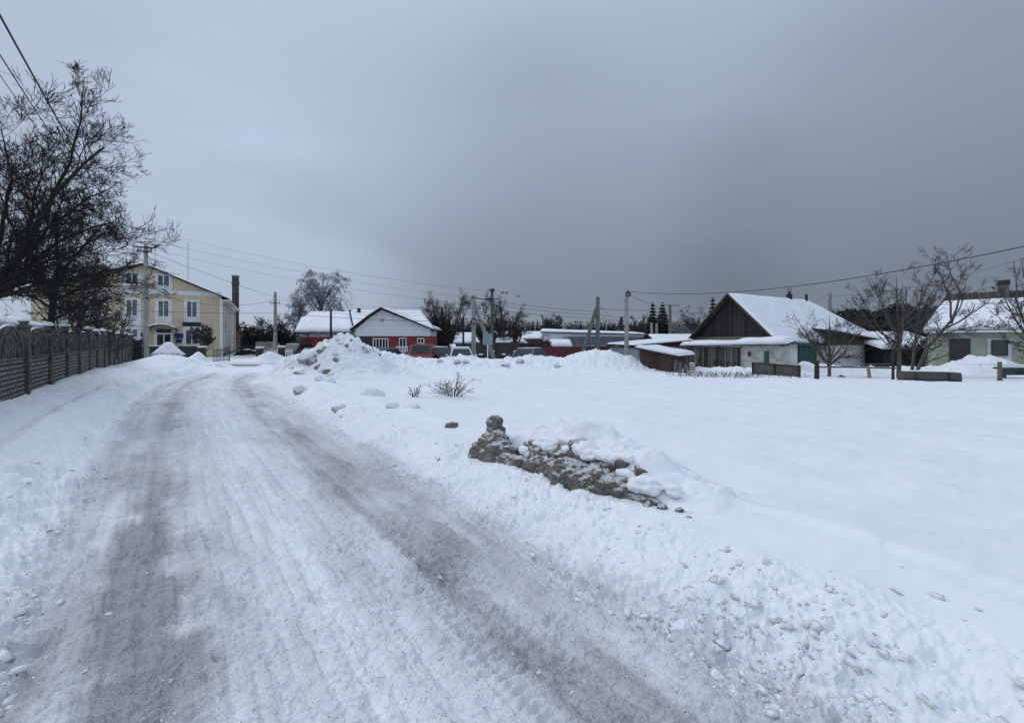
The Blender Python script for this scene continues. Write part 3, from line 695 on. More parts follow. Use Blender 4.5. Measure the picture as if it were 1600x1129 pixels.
    # side wall: white pilasters, windows
    for yc in (3.2, 7.2, 11.2, 15.2):
        MB().box(.001, .05, yc - .75, yc + .75, .3, 5.9).build('surround', WHITEP, root)
        window(root, (.051, yc, 4.9), (0, 1, 0), 1.0, 1.7, (1, 0, 0), gm=gl, frame=.08); window(root, (.051, yc, 1.9), (0, 1, 0), 1.0, 1.6, (1, 0, 0), gm=gl, frame=.08)
    [MB().tube([(.12, yc, -.2), (.12, yc, 6.1)], .06, 6).build('downpipe', WHITEM, root) for yc in (5.2, 13.2, 20.5)]
    MB().box(.003, .12, .1, DP, -.5, .32).build('plinth', mat('blue_plinth', (.03, .10, .15), .7, .2, 3), root)
    MB().box(-15.0, -.1, -.06, -.002, -.5, .1).build('plinth', mat('blue_plinth', (.03, .10, .15)), root)
    # annex at the far end
    m = MB(); m.box(.0, 3.2, DP + .05, DP + 5, -.5, 3.3); an = m.build('annex', mat('brown_annex', (.20, .17, .13), .9, .2, 2), root)
    r_ = slab(an, [(-.3, DP - .5, 3.95), (4.4, DP - .5, 3.3), (4.4, DP + 5.3, 3.3), (-.3, DP + 5.3, 3.95)], .1, rm_, 'annex_roof')
    # roof aerials
    m = MB(); m.tube([(-3.3, 2, 7.4), (-3.3, 2, 12.6)], .022, 5); m.build('antenna', METALD, root)
    m = MB(); m.tube([(-6.2, 2, 9.3), (-6.2, 2, 14.0)], .022, 5); m.tube([(-6.6, 2, 13.2), (-5.8, 2, 13.2)], .015, 5); m.build('antenna', METALD, root)
    # railing by the ramp
    m = MB()
    for i in range(14): m.box(-3.5 + i * .16, -3.47 + i * .16, -1.25, -1.22, .3, 1.15)
    m.box(-3.55, -1.35, -1.26, -1.21, 1.151, 1.2); m.build('railing', METALD, root)
yellow()
# tall chimney behind
c = thing('chimney_stack', 'tall narrow dark brick chimney rising behind the yellow building', 'chimney', (X(368, 74), 74, -.3))
MB().box(-.36, .36, -.36, .36, 0, 12.2).build('shaft', brick('sooty_brick', (.06, .04, .035), (.09, .06, .05), (.12, .11, .11), .25, .08), c)
MB().box(-.42, .42, -.42, .42, 11.0, 11.35).build('band', CONCD, c); MB().box(-.44, .44, -.44, .44, 12.201, 12.4).build('cap', CONC, c)
MB().tube([(.6, -.3, 1), (.6, -.3, 9.5)], .09, 6).build('pipe', METALD, c)

# ------------------------------------------------------------------ red-walled building
def red():
    u = Vector((1, -.02, 0)); root = thing('red_brick_house', 'low red brick building with white siding gable and snowy roof', 'building', (0, 0, -.4), 0)
    RB = brick('red_brick', (.32, .045, .035), (.25, .035, .028), (.22, .09, .08), .25, .085, .008)
    SID = stripes('white_siding', (.60, .62, .64), (.66, .68, .70), .2, 'z', .6, .01, .93)
    SN = .4
    x0, x1 = X(556, 40), X(673, 40); ax = X(597, 40); Zr = Z(482, 40) + SN; Ze = Z(514, 40) + SN; Zb = Z(525, 40) + SN
    MB().box(x0, x1, 40, 43.5, 0, Zb).build('wall', RB, root)
    MB().box(x0 - .05, x1 + .05, 39.93, 39.998, -.2, .75).build('plinth', mat('white_plinth', (.45, .46, .46), .8, .2, 2), root)
    gx = [(x0 + .03, 39.9, Zb), (x1 - .03, 39.9, Zb), (x1 - .03, 39.9, Ze), (ax, 39.9, Zr - .12), (ax - 1.0, 39.9, Ze + 1.05), (x0 + .03, 39.9, Ze)]
    MB().prism(gx, (0, 0, 0), (0, .09, 0)).build('gable', SID, root)
    # body above brick
    MB().box(x0 + .04, x1 - .04, 40.0, 43.4, Zb + .002, Ze - .02).build('upper_wall', SID, root)
    # gable roof edges (brown) running back
    seq = [(x0 - .35, Ze - .12), (ax - 1.0, Ze + 1.15), (ax, Zr), (x1 + .35, Ze - .12)]
    for (a, b) in zip(seq[:-1], seq[1:]):
        r_ = slab(root, [(a[0], 39.5, a[1]), (b[0], 39.5, b[1]), (b[0], 44.6, b[1]), (a[0], 44.6, a[1])], .10, ROOFM, 'roof')
        lo, hi = (a, b) if a[1] < b[1] else (b, a)
        snow_slab(r_, [(lo[0], 39.62, lo[1] + .1), (lo[0], 44.5, lo[1] + .1), (hi[0], 44.5, hi[1] + .1), (hi[0], 39.62, hi[1] + .1)], .12, .01, seed=9)
    # main roof behind the gable
    zr2 = Z(485.5, 45.3) + SN; ra, rb = X(548, 45.3), X(657, 45.3)
    r_ = slab(root, [(x0 - .5, 40.2, Ze - .18), (x1 + .45, 40.2, Ze - .18), (rb, 45.3, zr2), (ra, 45.3, zr2)], .1, ROOFM, 'roof')
    snow_slab(r_, [(x0 - .5, 40.2, Ze - .08), (x1 + .4, 40.2, Ze - .08), (rb, 45.3, zr2 + .1), (ra, 45.3, zr2 + .1)], .16, .01, seed=11, nu=40)
    r_ = slab(root, [(x1 + .45, 40.2, Ze - .18), (rb + .9, 50, Ze - .18), (rb, 45.4, zr2)], .1, ROOFM, 'roof')
    slab(root, [(x0 - .5, 50, Ze - .18), (rb + .9, 50, Ze - .18), (rb, 45.42, zr2), (ra, 45.42, zr2)], .1, ROOFM, 'roof')
    # round vent
    m = MB(); vx = X(597, 39.9); vz = Z(500, 39.9) + SN
    m.tube([(vx + .13 * math.cos(a), 39.88, vz + .13 * math.sin(a)) for a in np.linspace(0, 2 * math.pi, 17)], .02, 5); m.build('round_vent', METALD, root)
    n = (0, -1, 0); uu = (1, 0, 0)
    def wn_(pa, pb, ya, yb, mull=1, name='window'):
        xa, xb = X(pa, 40), X(pb, 40); za, zb = Z(yb, 40) + SN, Z(ya, 40) + SN
        return window(root, ((xa + xb) / 2, 39.997, (za + zb) / 2), uu, xb - xa, zb - za, n, frame=.06, mull=mull, name=name)
    wn_(583, 607, 528.5, 548, 4); wn_(624, 635, 527.5, 549, 1, 'door'); wn_(652, 663, 528, 536.5, 1)
    MB().box(X(562, 40), X(580, 40), 39.95, 39.996, .9, Zb - .02).build('dark_recess', METALD, root)
    # left wing
    w0, w1 = X(469, 41), X(553.5, 41); Zw = Z(526.5, 41) + SN; Zt = Z(491, 46) + SN
    wg = MB().box(w0, w1, 41, 50, 0, Zw).build('wing_wall', RB, root)
    MB().box(w0 - .02, w1, 40.94, 40.998, -.2, .78).build('plinth', mat('white_plinth', (.45, .46, .46)), root)
    MB().box(w0 - .03, w1, 40.93, 40.997, Zw + .0, Zw + .35).build('cornice', mat('grey_cornice', (.35, .35, .35), .8, .1, 2), root)
    xs = X(485, 46)
    r_ = slab(root, [(w0 - .3, 40.5, Zw + .36), (w1, 40.5, Zw + .36), (X(550, 46), 46, Zt), (xs, 46, Zt), (xs, 44.3, Zt - .62), (X(470, 44.3), 44.3, Zt - .62)], .1, ROOFM, 'roof')
    snow_slab(r_, [(w0 - .3, 40.5, Zw + .46), (w1 + .1, 40.5, Zw + .46), (X(552, 44.3), 44.3, Zt - .5), (X(470, 44.3), 44.3, Zt - .5)], .26, .01, seed=13, nu=40)
    snow_slab(r_, [(xs, 44.0, Zt - .66), (X(552, 44), 44.0, Zt - .66), (X(550, 46), 46, Zt + .1), (xs, 46, Zt + .1)], .26, .03, seed=14)
    MB().tube([(w0 + .75, 40.88, .2), (w0 + .75, 40.88, Zw + .2), (w0 + .1, 40.7, Zw + .5)], .05, 6).build('downpipe', METALD, root)
    MB().box(w0 + 2.0, w0 + 4.6, 40.9, 40.935, .35, 1.5).build('notice_board', mat('notice_board', (.10, .10, .07), .6, .5, 1.5, col2=(.30, .28, .10)), root)
    MB().box(X(558, 44), X(558, 44) + .25, 44, 44.3, 3.5, Z(481, 44) + SN).build('chimney', WOODD, root)
    MB().tube([(X(548.5, 41), 40.6, Z(484, 41) + SN), (X(553, 41), 40.6, Z(505, 41) + SN), (X(555, 41), 40.6, Z(520, 41) + SN)], .07, 5).build('flue', METALD, root)
red()

# ------------------------------------------------------------------ vehicles
def car(name, label, px, D, rz, paint, kind='hatch', snow=0.5):
    b = place(px, D); b.z = -.42
    root = thing(name, label, 'car' if kind != 'van' else 'van', b, rz, 'vehicles parked along the cross street')
    pm = mat(paint[0], paint[1], .35, .25, 2, spec=.5); GL = mat('car_glass', (.018, .026, .027), .22, .4, 1.5, spec=.35)
    hgt = {'hatch': 1.47, 'suv': 1.72, 'van': 1.9, 'sedan': 1.44}[kind]; W = .86; L = 2.1
    # body lower: side profile x forward(-y is front), extruded with rounded sides
    low = {'hatch': [(-L, .35), (-L, .72), (-L + .15, .82), (-1.0, .95), (1.55, .98), (L - .05, .9), (L, .4)],
           'sedan': [(-L, .35), (-L, .70), (-L + .2, .80), (-1.05, .93), (1.3, .96), (L - .1, .95), (L, .4)],
           'suv': [(-L, .4), (-L, .9), (-L + .12, 1.0), (-1.1, 1.08), (1.9, 1.1), (L, 1.05), (L, .45)],
           'van': [(-L, .4), (-L, .9), (-L + .12, 1.0), (-1.35, 1.1), (1.95, 1.12), (L, 1.1), (L, .45)]}[kind]
    m = MB(); secs = [(-W, .90), (-W * .93, 1.0), (W * .93, 1.0), (W, .90)]
    n = len(low); vs = []; fs = []
    for (x, k) in secs:
        for (yy, zz) in low: vs.append((x, yy * (.97 if abs(x) == W else 1), .35 + (zz - .35) * k))
    for s_ in range(3):
        for i in range(n): fs.append((s_ * n + i, s_ * n + (i + 1) % n, (s_ + 1) * n + (i + 1) % n, (s_ + 1) * n + i))
    fs += [tuple(range(n)), tuple(range(3 * n, 4 * n))[::-1]]
    m.add(vs, fs); body = m.build('body', pm, root, .05, smooth=False, seg=3)
    y0, y1, y2, y3 = {'hatch': (-1.05, -.35, 1.2, 1.75), 'sedan': (-1.05, -.3, .8, 1.5), 'suv': (-1.1, -.55, 1.75, 2.0), 'van': (-1.35, -.75, 1.95, 2.05)}[kind]
    zb = 1.07 if kind in ('suv', 'van') else .94; wt = .60 if kind in ('hatch', 'sedan') else .68; wb = .80
    cb = [(-wb, y0, zb), (wb, y0, zb), (wb, y3, zb), (-wb, y3, zb), (-wt, y1, hgt), (wt, y1, hgt), (wt, y2, hgt), (-wt, y2, hgt)]
    MB().add(cb, [(0, 3, 2, 1), (4, 5, 6, 7), (0, 1, 5, 4), (1, 2, 6, 5), (2, 3, 7, 6), (3, 0, 4, 7)]).build('cabin', pm, root, .06, seg=3)
    def pane(ia, ib, ic, id_, nm, ins=.10, off=.012):
        q = [Vector(cb[i]) for i in (ia, ib, ic, id_)]; c_ = sum(q, Vector()) / 4; nr = (q[1] - q[0]).cross(q[2] - q[0]).normalized()
        if nr.dot(c_ - Vector((0, (y1 + y2) / 2, 1.2))) < 0: nr = -nr
        q = [c_ + (p - c_) * (1 - ins * 1.5) for p in q]
        MB().prism(q, nr * -.02, nr * off).build(nm, GL, root, .02)
    pane(0, 1, 5, 4, 'windscreen'); pane(3, 2, 6, 7, 'rear_window'); pane(1, 2, 6, 5, 'side_window'); pane(0, 3, 7, 4, 'side_window')
    for sx in (-1, 1):
        MB().box(sx * .97 - .09, sx * .97 + .09, y0 + .28, y0 + .40, zb, zb + .15).build('mirror', pm, root, .03)
        MB().box(sx * .62 - .17, sx * .62 + .17, -L - .02, -L + .05, .62, .78).build('headlight', glass('lamp_glass', (.4, .4, .42)), root, .02)
        MB().box(sx * .70 - .12, sx * .70 + .12, L - .04, L + .02, .75, .95).build('tail_light', mat('tail_light', (.25, .01, .01), .3, .1, 2), root, .02)
        for yy in (-1.3, 1.3):
            wl = MB().tube([(sx * .68, yy, .32), (sx * .88, yy, .32)], .32, 16).build('wheel', METALD, root, .02)
            MB().tube([(sx * .885, yy, .32), (sx * .895, yy, .32)], .19, 12).build('rim', CONC, wl)
    MB().box(-.8, .8, -L - .06, -L + .0, .38, .58).build('bumper', METALD, root, .03)
    MB().box(-.26, .26, -L - .075, -L - .061, .42, .53).build('number_plate', WHITEM, root)
    if snow:
        c_ = MB(); c_.prism([(-wt * .96, y1 + .05, hgt + .003), (wt * .96, y1 + .05, hgt + .003), (wt * .96, y2 - .05, hgt + .003), (-wt * .96, y2 - .05, hgt + .003)], (0, 0, 0), (0, 0, .02 + .08 * snow)); c_.build('snow_cover', SNOW, root, .02, seg=3)
    if kind in ('van', 'suv'):
        MB().box(-.55, -.5, y1 + .3, y2 - .2, hgt + .03, hgt + .06).box(.5, .55, y1 + .3, y2 - .2, hgt + .03, hgt + .06).build('roof_rail', METALD, root)
    return root
car('parked_car', 'dark green-grey car parked nose out in front of the red brick wing', 596, 31.0, R(-14), ('green_grey_paint', (.05, .065, .065)), 'hatch', 0)
car('parked_car', 'dark red off-roader parked below the small right window of the red building', 660, 31.5, R(4), ('dark_red_paint', (.20, .02, .02)), 'suv', 0)
car('parked_car', 'black car half hidden between the red off-roader and the silver car', 686, 33.6, R(38), ('black_paint', (.015, .017, .02)), 'hatch', .6)
car('parked_car', 'silver car with snow on its roof beside the concrete pole', 720, 30.8, R(10), ('silver_paint', (.52, .54, .56)), 'hatch', .8)
car('parked_car', 'dark grey car behind the snow bank in front of the crimson fence', 824, 30.6, R(-24), ('graphite_paint', (.10, .11, .125)), 'hatch', .1)
car('parked_car', 'grey off-roader parked beyond the white picket railing near the red building', 466, 40.5, R(-20), ('grey_paint', (.09, .095, .095)), 'suv', 0)
# camera-facing side: cars 596 and 824 show windscreens

# ------------------------------------------------------------------ junction: pillars, gates, railings, snow-topped shrub
PB = brick('dark_pillar_brick', (.05, .03, .028), (.07, .04, .035), (.09, .085, .08), .25, .08)
def pillar(px, D, ztop, wd, label):
    b = place(px, D); b.z = -.45
    r = thing('gate_pillar', label, 'pillar', b, R(20), 'dark brick gate pillars')
    h = ztop - b.z; MB().box(-wd / 2, wd / 2, -wd / 2, wd / 2, 0, h).build('shaft', PB, r)
    MB().box(-wd * .62, wd * .62, -wd * .62, wd * .62, h + .002, h + .07).build('cap', CONC, r); MB().box(-wd * .6, wd * .6, -wd * .6, wd * .6, h + .072, h + .19).build('snow_cap', SNOW, r, .05)
pillar(316, 36, Z(544, 36), .46, 'brick gate pillar beside the iron gate leaf left of the driveway')
pillar(406, 38, Z(545, 38), .5, 'brick gate pillar on the right edge of the driveway')
pillar(440, 38, Z(543.5, 38), .5, 'brick gate pillar at the left end of the white picket railing')
def pickets(label, pa, pb, D, yt, yb, m, nm='picket_fence', sp=.13, D2=None):
    a = P(pa, yb, D); b = P(pb, yb, D2 or D); a.z = min(a.z, b.z); b.z = a.z
    L = (b - a).length; rz = math.atan2(b.y - a.y, b.x - a.x); r = thing(nm, label, 'fence', a, rz); ht = Z(yt, D) - a.z
    q = MB(); n = int(L / sp)
    for i in range(n + 1): q.box(i * sp, i * sp + .045, -.015, .015, 0, ht)
    q.build('pickets', m, r); q = MB(); q.box(0, L, .016, .04, ht * .2, ht * .2 + .05); q.box(0, L, .016, .04, ht * .82, ht * .82 + .05); q.build('rail', m, r)
pickets('short white picket railing between the two right gate pillars', 412, 435, 38, 546, 566, WHITEM)
pickets('tall white picket railing in front of the grey off-roader', 446, 456, 37.5, 545, 566, WHITEM)
pickets('white picket railing beside the low red brick wing', 476, 486, 39, 543, 560, WHITEM)
pickets('white picket railing seen between the dark green and the dark red car', 619, 638, 38, 540, 556, WHITEM)
g = thing('iron_gate', 'open iron gate leaf standing beside the snow heap left of the driveway', 'gate', P(333, 566, 34), R(78))
q = MB(); h = Z(540, 34) - Z(566, 34)
for i in range(12): q.box(i * .13, i * .13 + .025, -.012, .012, .05, h - .05 - .25 * abs(i - 11) / 11)
q.build('bars', METALD, g); q = MB(); q.box(0, 1.5, .013, .035, .1, .14); q.box(0, 1.5, .013, .035, h * .7, h * .7 + .04); q.tube([(1.5, 0, 0), (1.5, 0, h)], .03, 6); q.build('frame', mat('rusty_frame', (.12, .07, .05), .8, .3, 4), g)
# low dark sheet fence
g = thing('sheet_fence', 'low dark sheet metal fence in front of the yellow building entrance', 'fence', P(222, 556, 38.5), 0)
a = P(222, 556, 38.5); b = P(310, 556, 36.5); L = (b - a).length; g.rotation_euler[2] = math.atan2(b.y - a.y, b.x - a.x)
MB().box(0, L, -.02, .02, -.2, .83).build('sheet', stripes('black_sheet', (.018, .018, .022), (.03, .03, .035), .15), g); q = MB()
for i in range(4): q.box(i * L / 3 - .04, i * L / 3 + .04, .022, .1, -.3, .9)
q.build('post', METALD, g); MB().box(0, L * .55, -.05, .05, .832, .90).build('snow_cap', SNOW, g, .03)
# shrub under a cone of snow
sb = place(262, 33.5); sb.z = -.3
sh = thing('clipped_shrub', 'round dark shrub under a tall cone of snow beside the left concrete pole', 'shrub', sb)
rng = np.random.default_rng(3); n = 420; a = rng.uniform(0, 2 * np.pi, n); r0 = 1.05 * np.sqrt(rng.uniform(0, 1, n)); st = np.stack([r0 * np.cos(a) * .6, r0 * np.sin(a) * .6, np.zeros(n)], 1)
en = np.stack([r0 * np.cos(a) * 1.05, r0 * np.sin(a) * 1.05, rng.uniform(.55, .98, n)], 1); pl = np.stack([st, (st + en) / 2 + rng.normal(size=(n, 3)) * .05, en], 1)
mesh_np('stems', *tubes_np(pl, np.full((n, 3), .014), 3), TWIG, sh)
k1, k2 = children(rng, pl, np.full((n, 3), .012), 4, .3, 1, 50, .4, 3, 0, .2, .8); k1[..., 2] = np.minimum(k1[..., 2], .98); mesh_np('twigs', *tubes_np(k1, k2, 3), TWIG, sh)
q = MB(); q.lathe([(.1, .70), (.98, .78), (1.02, .86), (.78, 1.06), (.52, 1.36), (.30, 1.62), (.14, 1.74), (.02, 1.77)], (0, 0, 0), 28)
vv = []; rr_ = random.Random(4)
for v_ in q.v: f_ = 1 + .10 * math.sin(3 * math.atan2(v_[1], v_[0]) + 1) + .04 * math.sin(7 * math.atan2(v_[1], v_[0])); vv.append((v_[0] * f_ + .06 * (v_[2] - .8), v_[1] * f_, v_[2]))
q.v = vv; q.build('snow_cone', SNOW, sh, smooth=True)
# dark kerb line at the far side of the junction
k = MB(); a = P(338, 570.5, 35.2); b = P(448, 570.5, 34.6)
k.tube([(a.x, a.y, a.z - .02), ((a.x + b.x) / 2, (a.y + b.y) / 2, a.z - .03), (b.x, b.y, a.z - .02)], .085, 8)
tag(k.build('kerb_pipe', METALD), 'long dark pipe lying across the snow at the far edge of the junction', 'pipe')
# small clipped tree and bushes near the building
auto_tree('round_tree', 'small round-headed bare tree in front of the yellow building', 318, 42, 506, 36, 31, BARK2, TWIG2, per=(14, 8, 6), trunkf=.42, nl=9, rmin=.018, r0=.08, droop=-.02)
auto_tree('bare_bush', 'big dark leafless bush between the yellow and the red building', 408, 56, 496, 84, 33, BARK, TWIG, per=(12, 8, 5), trunkf=.12, nl=12, rmin=.022, r0=.12)
auto_tree('bare_bush', 'dark leafless bush behind the second concrete pole', 440, 52, 500, 50, 34, BARK, TWIG, per=(12, 8, 5), trunkf=.12, nl=10, rmin=.022, r0=.12)
q = thing('garden_wall', 'short rough concrete wall left of the second concrete pole', 'wall', P(400, 548, 49), R(6)); MB().box(0, 1.85, -.1, .1, -.6, 1.0).build('panel', mat('rough_wall', (.22, .20, .17), .95, .4, 3, .6, 12), q)
q = thing('board_fence', 'tall dark board fence beyond the yellow building annex', 'fence', P(376, 553, 62), R(4)); MB().box(0, 3.6, -.03, .03, 0, 2.5).build('boards', stripes('dark_boards', (.035, .035, .04), (.055, .055, .06), .16), q)
q = thing('snowy_woodpile', 'low snow-covered pile by the annex of the yellow building', 'pile', P(386, 552, 55)); MB().tube([(-1.6, 0, -.3), (-.5, 0, .15), (.5, .1, .2), (1.9, .2, -.2)], [.2, .35, .3, .12], 8).build('timber', WOODD, q); MB().tube([(-1.0, 0, .25), (0, 0, .47), (1.1, .1, .25)], [.08, .16, .1], 8).build('snow_cap', SNOW, q, smooth=True)

# ------------------------------------------------------------------ poles
def pole(label, px, D, ytop, ybot=None, w0=.2, w1=.15, m=None, brace=None, arms=(), group='utility poles', sq=True, name='utility_pole', coil=None, cr_=.19, base_z=None):
    zb = base_z if base_z is not None else (H(X(px, D), D) - .3); b = Vector((X(px, D), D, zb)); h = Z(ytop, D) - zb; m = m or CONC
    r = thing(name, label, 'pole', b, R(12), group)
    MB().tube([(0, 0, 0), (0, 0, h)], [w0 / 2 * 1.25, w1 / 2 * 1.15], 4 if sq else 9).build('shaft', m, r, .012 if sq else 0)
    if brace:
        dx, y0b, z0f = brace   # px offset of foot, start height fraction
        MB().tube([(dx / F * D, .4, .15), (dx / F * D * .05, .05, h * z0f)], [w0 * .55, w0 * .42], 4).build('brace', m, r)
    for (zf, L, yaw) in arms:
        c_, s_ = math.cos(yaw), math.sin(yaw)
        ar = MB().tube([(-L / 2 * c_, -L / 2 * s_ - .12, h * zf), (L / 2 * c_, L / 2 * s_ - .12, h * zf)], .045, 6).build('crossarm', METALD, r)
        q = MB(); nn = max(2, int(L / .45) + 1)
        for i in range(nn):
            t = -1 + 2 * i / (nn - 1); q.lathe([(.02, 0), (.025, .05), (.05, .07), (.03, .1), (.05, .12), (.02, .17)], (L / 2 * .93 * t * c_, L / 2 * .93 * t * s_ - .12, h * zf + .04), 7)
        q.build('insulator', mat('porcelain', (.25, .24, .22), .3, .1, 3), ar)
    if coil:
        q = MB(); 
        for e in range(2): q.tube([((cr_ + .03 * e) * math.cos(a), -.2 - .03 * e, coil - zb + (cr_ + .03 * e) * math.sin(a)) for a in np.linspace(0, 2 * math.pi, 21)], .022, 5)
        q.build('cable_coil', WIREM, r)
    return r
p1 = pole('tall weathered concrete pole in front of the yellow building', 228, 31, 384, w0=.34, w1=.24, arms=((.985, 1.3, R(15)), (.95, .8, R(15))), base_z=0)
# lamp arm of the left pole
q = MB(); t_ = P(228, 392, 31); q.tube([P(228, 396, 31), P(240, 386, 30.4), P(250, 382, 30)], .04, 6); lampo = q.build('lamp_arm', METALD, p1); lampo.matrix_parent_inverse = Matrix.Translation(p1.location).inverted() if False else (Matrix.Translation(p1.location) @ Matrix.Rotation(R(12), 4, 'Z')).inverted()
p2 = pole('grey concrete pole with wires beside the dark bushes, centre left', 430, 44, 456, w0=.32, w1=.24, arms=((.84, .9, 0), (.45, .8, 0)))
pole('thin dark wooden pole rising behind the red wing roof', 517, 38.5, 482, w0=.22, w1=.14, m=WOODD, sq=False)
p3 = pole('concrete pole with a slanted brace and a cable coil beside the silver car', 740, 33, 462, w0=.30, w1=.26, brace=(39, 0, .88), arms=((.97, .7, R(60)),), coil=Z(502, 33))
p4 = pole('tall dark pole carrying a crown of insulators beside the rusty tree', 769, 38, 455, w0=.26, w1=.20, m=CONCD, sq=False, arms=((.90, 1.2, 0), (1.0, .35, 0)))
pole('short dark post behind the silver car and the braced pole', 724, 44, 494, w0=.2, w1=.14, m=WOODD, sq=False, arms=((.93, .5, 0),))
pole('dark leaning braced pole standing inside the tree behind the red building', 690, 50, 479, w0=.24, w1=.18, m=WOODD, sq=False, brace=(14, 0, .97))
p5 = pole('greenish concrete pole with a long brace on its left, behind the big bank', 934, 34, 464, w0=.32, w1=.26, brace=(-29, 0, .86), m=mat('mossy_concrete', (.15, .155, .135), .9, .3, 4, .3, 40))
pole('far dark braced pole on the snowy roof line behind the long shed', 971, 75, 495, w0=.5, w1=.4, m=WOODD, brace=(-6, 0, .95), arms=((.98, 1.0, 0), (.9, 1.3, 0)), sq=False)
p6 = pole('pale concrete pole with tangled wire clamps left of the rusty shed', 979, 26.5, 456, w0=.26, w1=.2, arms=((.985, .35, R(50)),), coil=Z(460, 26.5), cr_=.11)
pole('bare grey post left of the pair in front of the spruces', 1018, 50, 504, w0=.32, w1=.28, brace=None)
pole('bare grey post right of the pair in front of the spruces', 1026, 51, 505, w0=.32, w1=.28)
p7 = pole('dark T-shaped pole with a single crossarm right of the spruces', 1047, 60, 477, w0=.38, w1=.3, m=WOODG, sq=False, arms=((1.0, 2.6, 0),))
p8 = pole('concrete pole rising behind the snowy roof of the plank-gabled house', 1297, 38, 457, w0=.34, w1=.3)

# ------------------------------------------------------------------ wires
def wire(label, a, b, sag, r=.011):
    a = Vector(a); b = Vector(b); n = 22; pts = []
    for i in range(n + 1):
        t = i / n; p = a.lerp(b, t); p.z -= 4 * sag * t * (1 - t); pts.append(p)
    q = MB(); q.tube(pts, r, 5, False); return tag(q.build('overhead_wire', WIREM), label, 'wire', 'overhead wires')
wire('thick twisted cable crossing the top left corner, rightmost of three', P(-60, -85, 3.6), P(228, 392, 31), .55, .010)
wire('cable crossing the top left corner, middle of three', P(-80, -40, 4), P(227, 400, 31), .5, .007)
wire('thin cable crossing the left edge, lowest of three', P(-80, 0, 4.5), P(226, 410, 31), .45, .005)
wire('wire running down from the left pole to the second concrete pole, topmost', P(229, 392, 31), P(430, 464, 44), .1, .012)
wire('cable sagging across the yellow building to the second concrete pole', P(229, 455, 31), P(430, 468, 44), .75, .012)
wire('long horizontal cable crossing the yellow building at mid height', P(150, 483, 30), P(430, 489, 44), .1, .014)
wire('lower horizontal cable leaving the second pole toward the braced pole', P(430, 489, 44), P(740, 503, 33), .15, .016)
for i, (ya, yb, sg, wh) in enumerate(((463, 482, .35, 'topmost'), (467, 484, .4, 'second'), (473, 487, .45, 'third'), (476, 490, .5, 'lowest'))):
    wire('thin wire from the second pole over the red building, %s of four' % wh, P(430, ya, 44), P(740, yb, 33), sg, .009)
for i, (ya, yb, wh) in enumerate(((358, 455, 'topmost'), (371, 468, 'middle'), (386, 478, 'lowest'))):
    wire('faint high wire over the birch toward the insulator pole, %s of three' % wh, P(225, ya, 60), P(768, yb, 60), .9, .011)
for i, (yy, ye, wh) in enumerate(((466, 487, 'topmost'), (472, 492, 'second'), (480, 497, 'third'), (500, 503, 'lowest'))):
    wire('wire between the braced pole and the greenish pole, %s of four' % wh, P(743, yy, 33), P(934, ye, 34), .12, .012)
for i, (yy, ye, wh) in enumerate(((475, 505, 'upper'), (488, 508, 'middle'), (495, 512, 'lower'))):
    wire('wire from the greenish pole toward the far braced pole, %s' % wh, P(935, yy, 34), P(971, ye - 3, 75), .3, .012)
for i, (yy, ye, wh) in enumerate(((482, 478, 'upper'), (492, 491, 'middle'), (497, 500, 'lower'))):
    wire('wire from the greenish pole to the T-shaped pole, %s' % wh, P(935, yy, 34), P(1047, ye, 60), .3, .014)
for i, (ya, yb, wh) in enumerate(((478, 480, 'upper'), (485, 488, 'middle'), (492, 497, 'lower'))):
    wire('wire from the T-shaped pole to the roof of the plank-gabled house, %s' % wh, P(1048, ya, 60), P(1112, yb, 34), .15, .012)
wire('long thick cable rising across the right half of the sky', P(981, 455, 26.5), P(1680, 368, 11), .62, .013)
wire('cable slanting down from the wire-clamp pole to the plank-gabled house', P(981, 459, 26.5), P(1115, 503, 33), .25, .011)
wire('short wire from the roof pole to the chimney pipe of the plank-gabled house', P(1297, 460, 38), P(1240, 475, 38), .2, .009)
wire('thin companion cable below the long thick cable at the right', P(1297, 462, 38), P(1680, 380, 16), .5, .007)
# rigid link with insulators between the two close poles
wire('short line with insulators linking the braced pole and the insulator pole', P(741, 464, 33), P(769, 467, 38), .1, .03)

# ------------------------------------------------------------------ street sign back
s_ = thing('road_sign', 'back of a square grey-blue road sign on a thin white post', 'sign', P(762, 566, 27.5))
h = Z(521, 27.5) - Z(566, 27.5); MB().tube([(0, 0, 0), (0, 0, h - .02)], .03, 8).build('post', WHITEM, s_)
MB().box(-.29, .29, -.05, -.032, h - .67, h - .0).build('plate', mat('sign_back', (.20, .25, .29), .5, .1, 3), s_, .004); MB().box(-.29, .29, -.031, -.02, h - .2, h - .16).box(-.29, .29, -.031, -.02, h - .55, h - .51).build('bracket', METALD, s_)

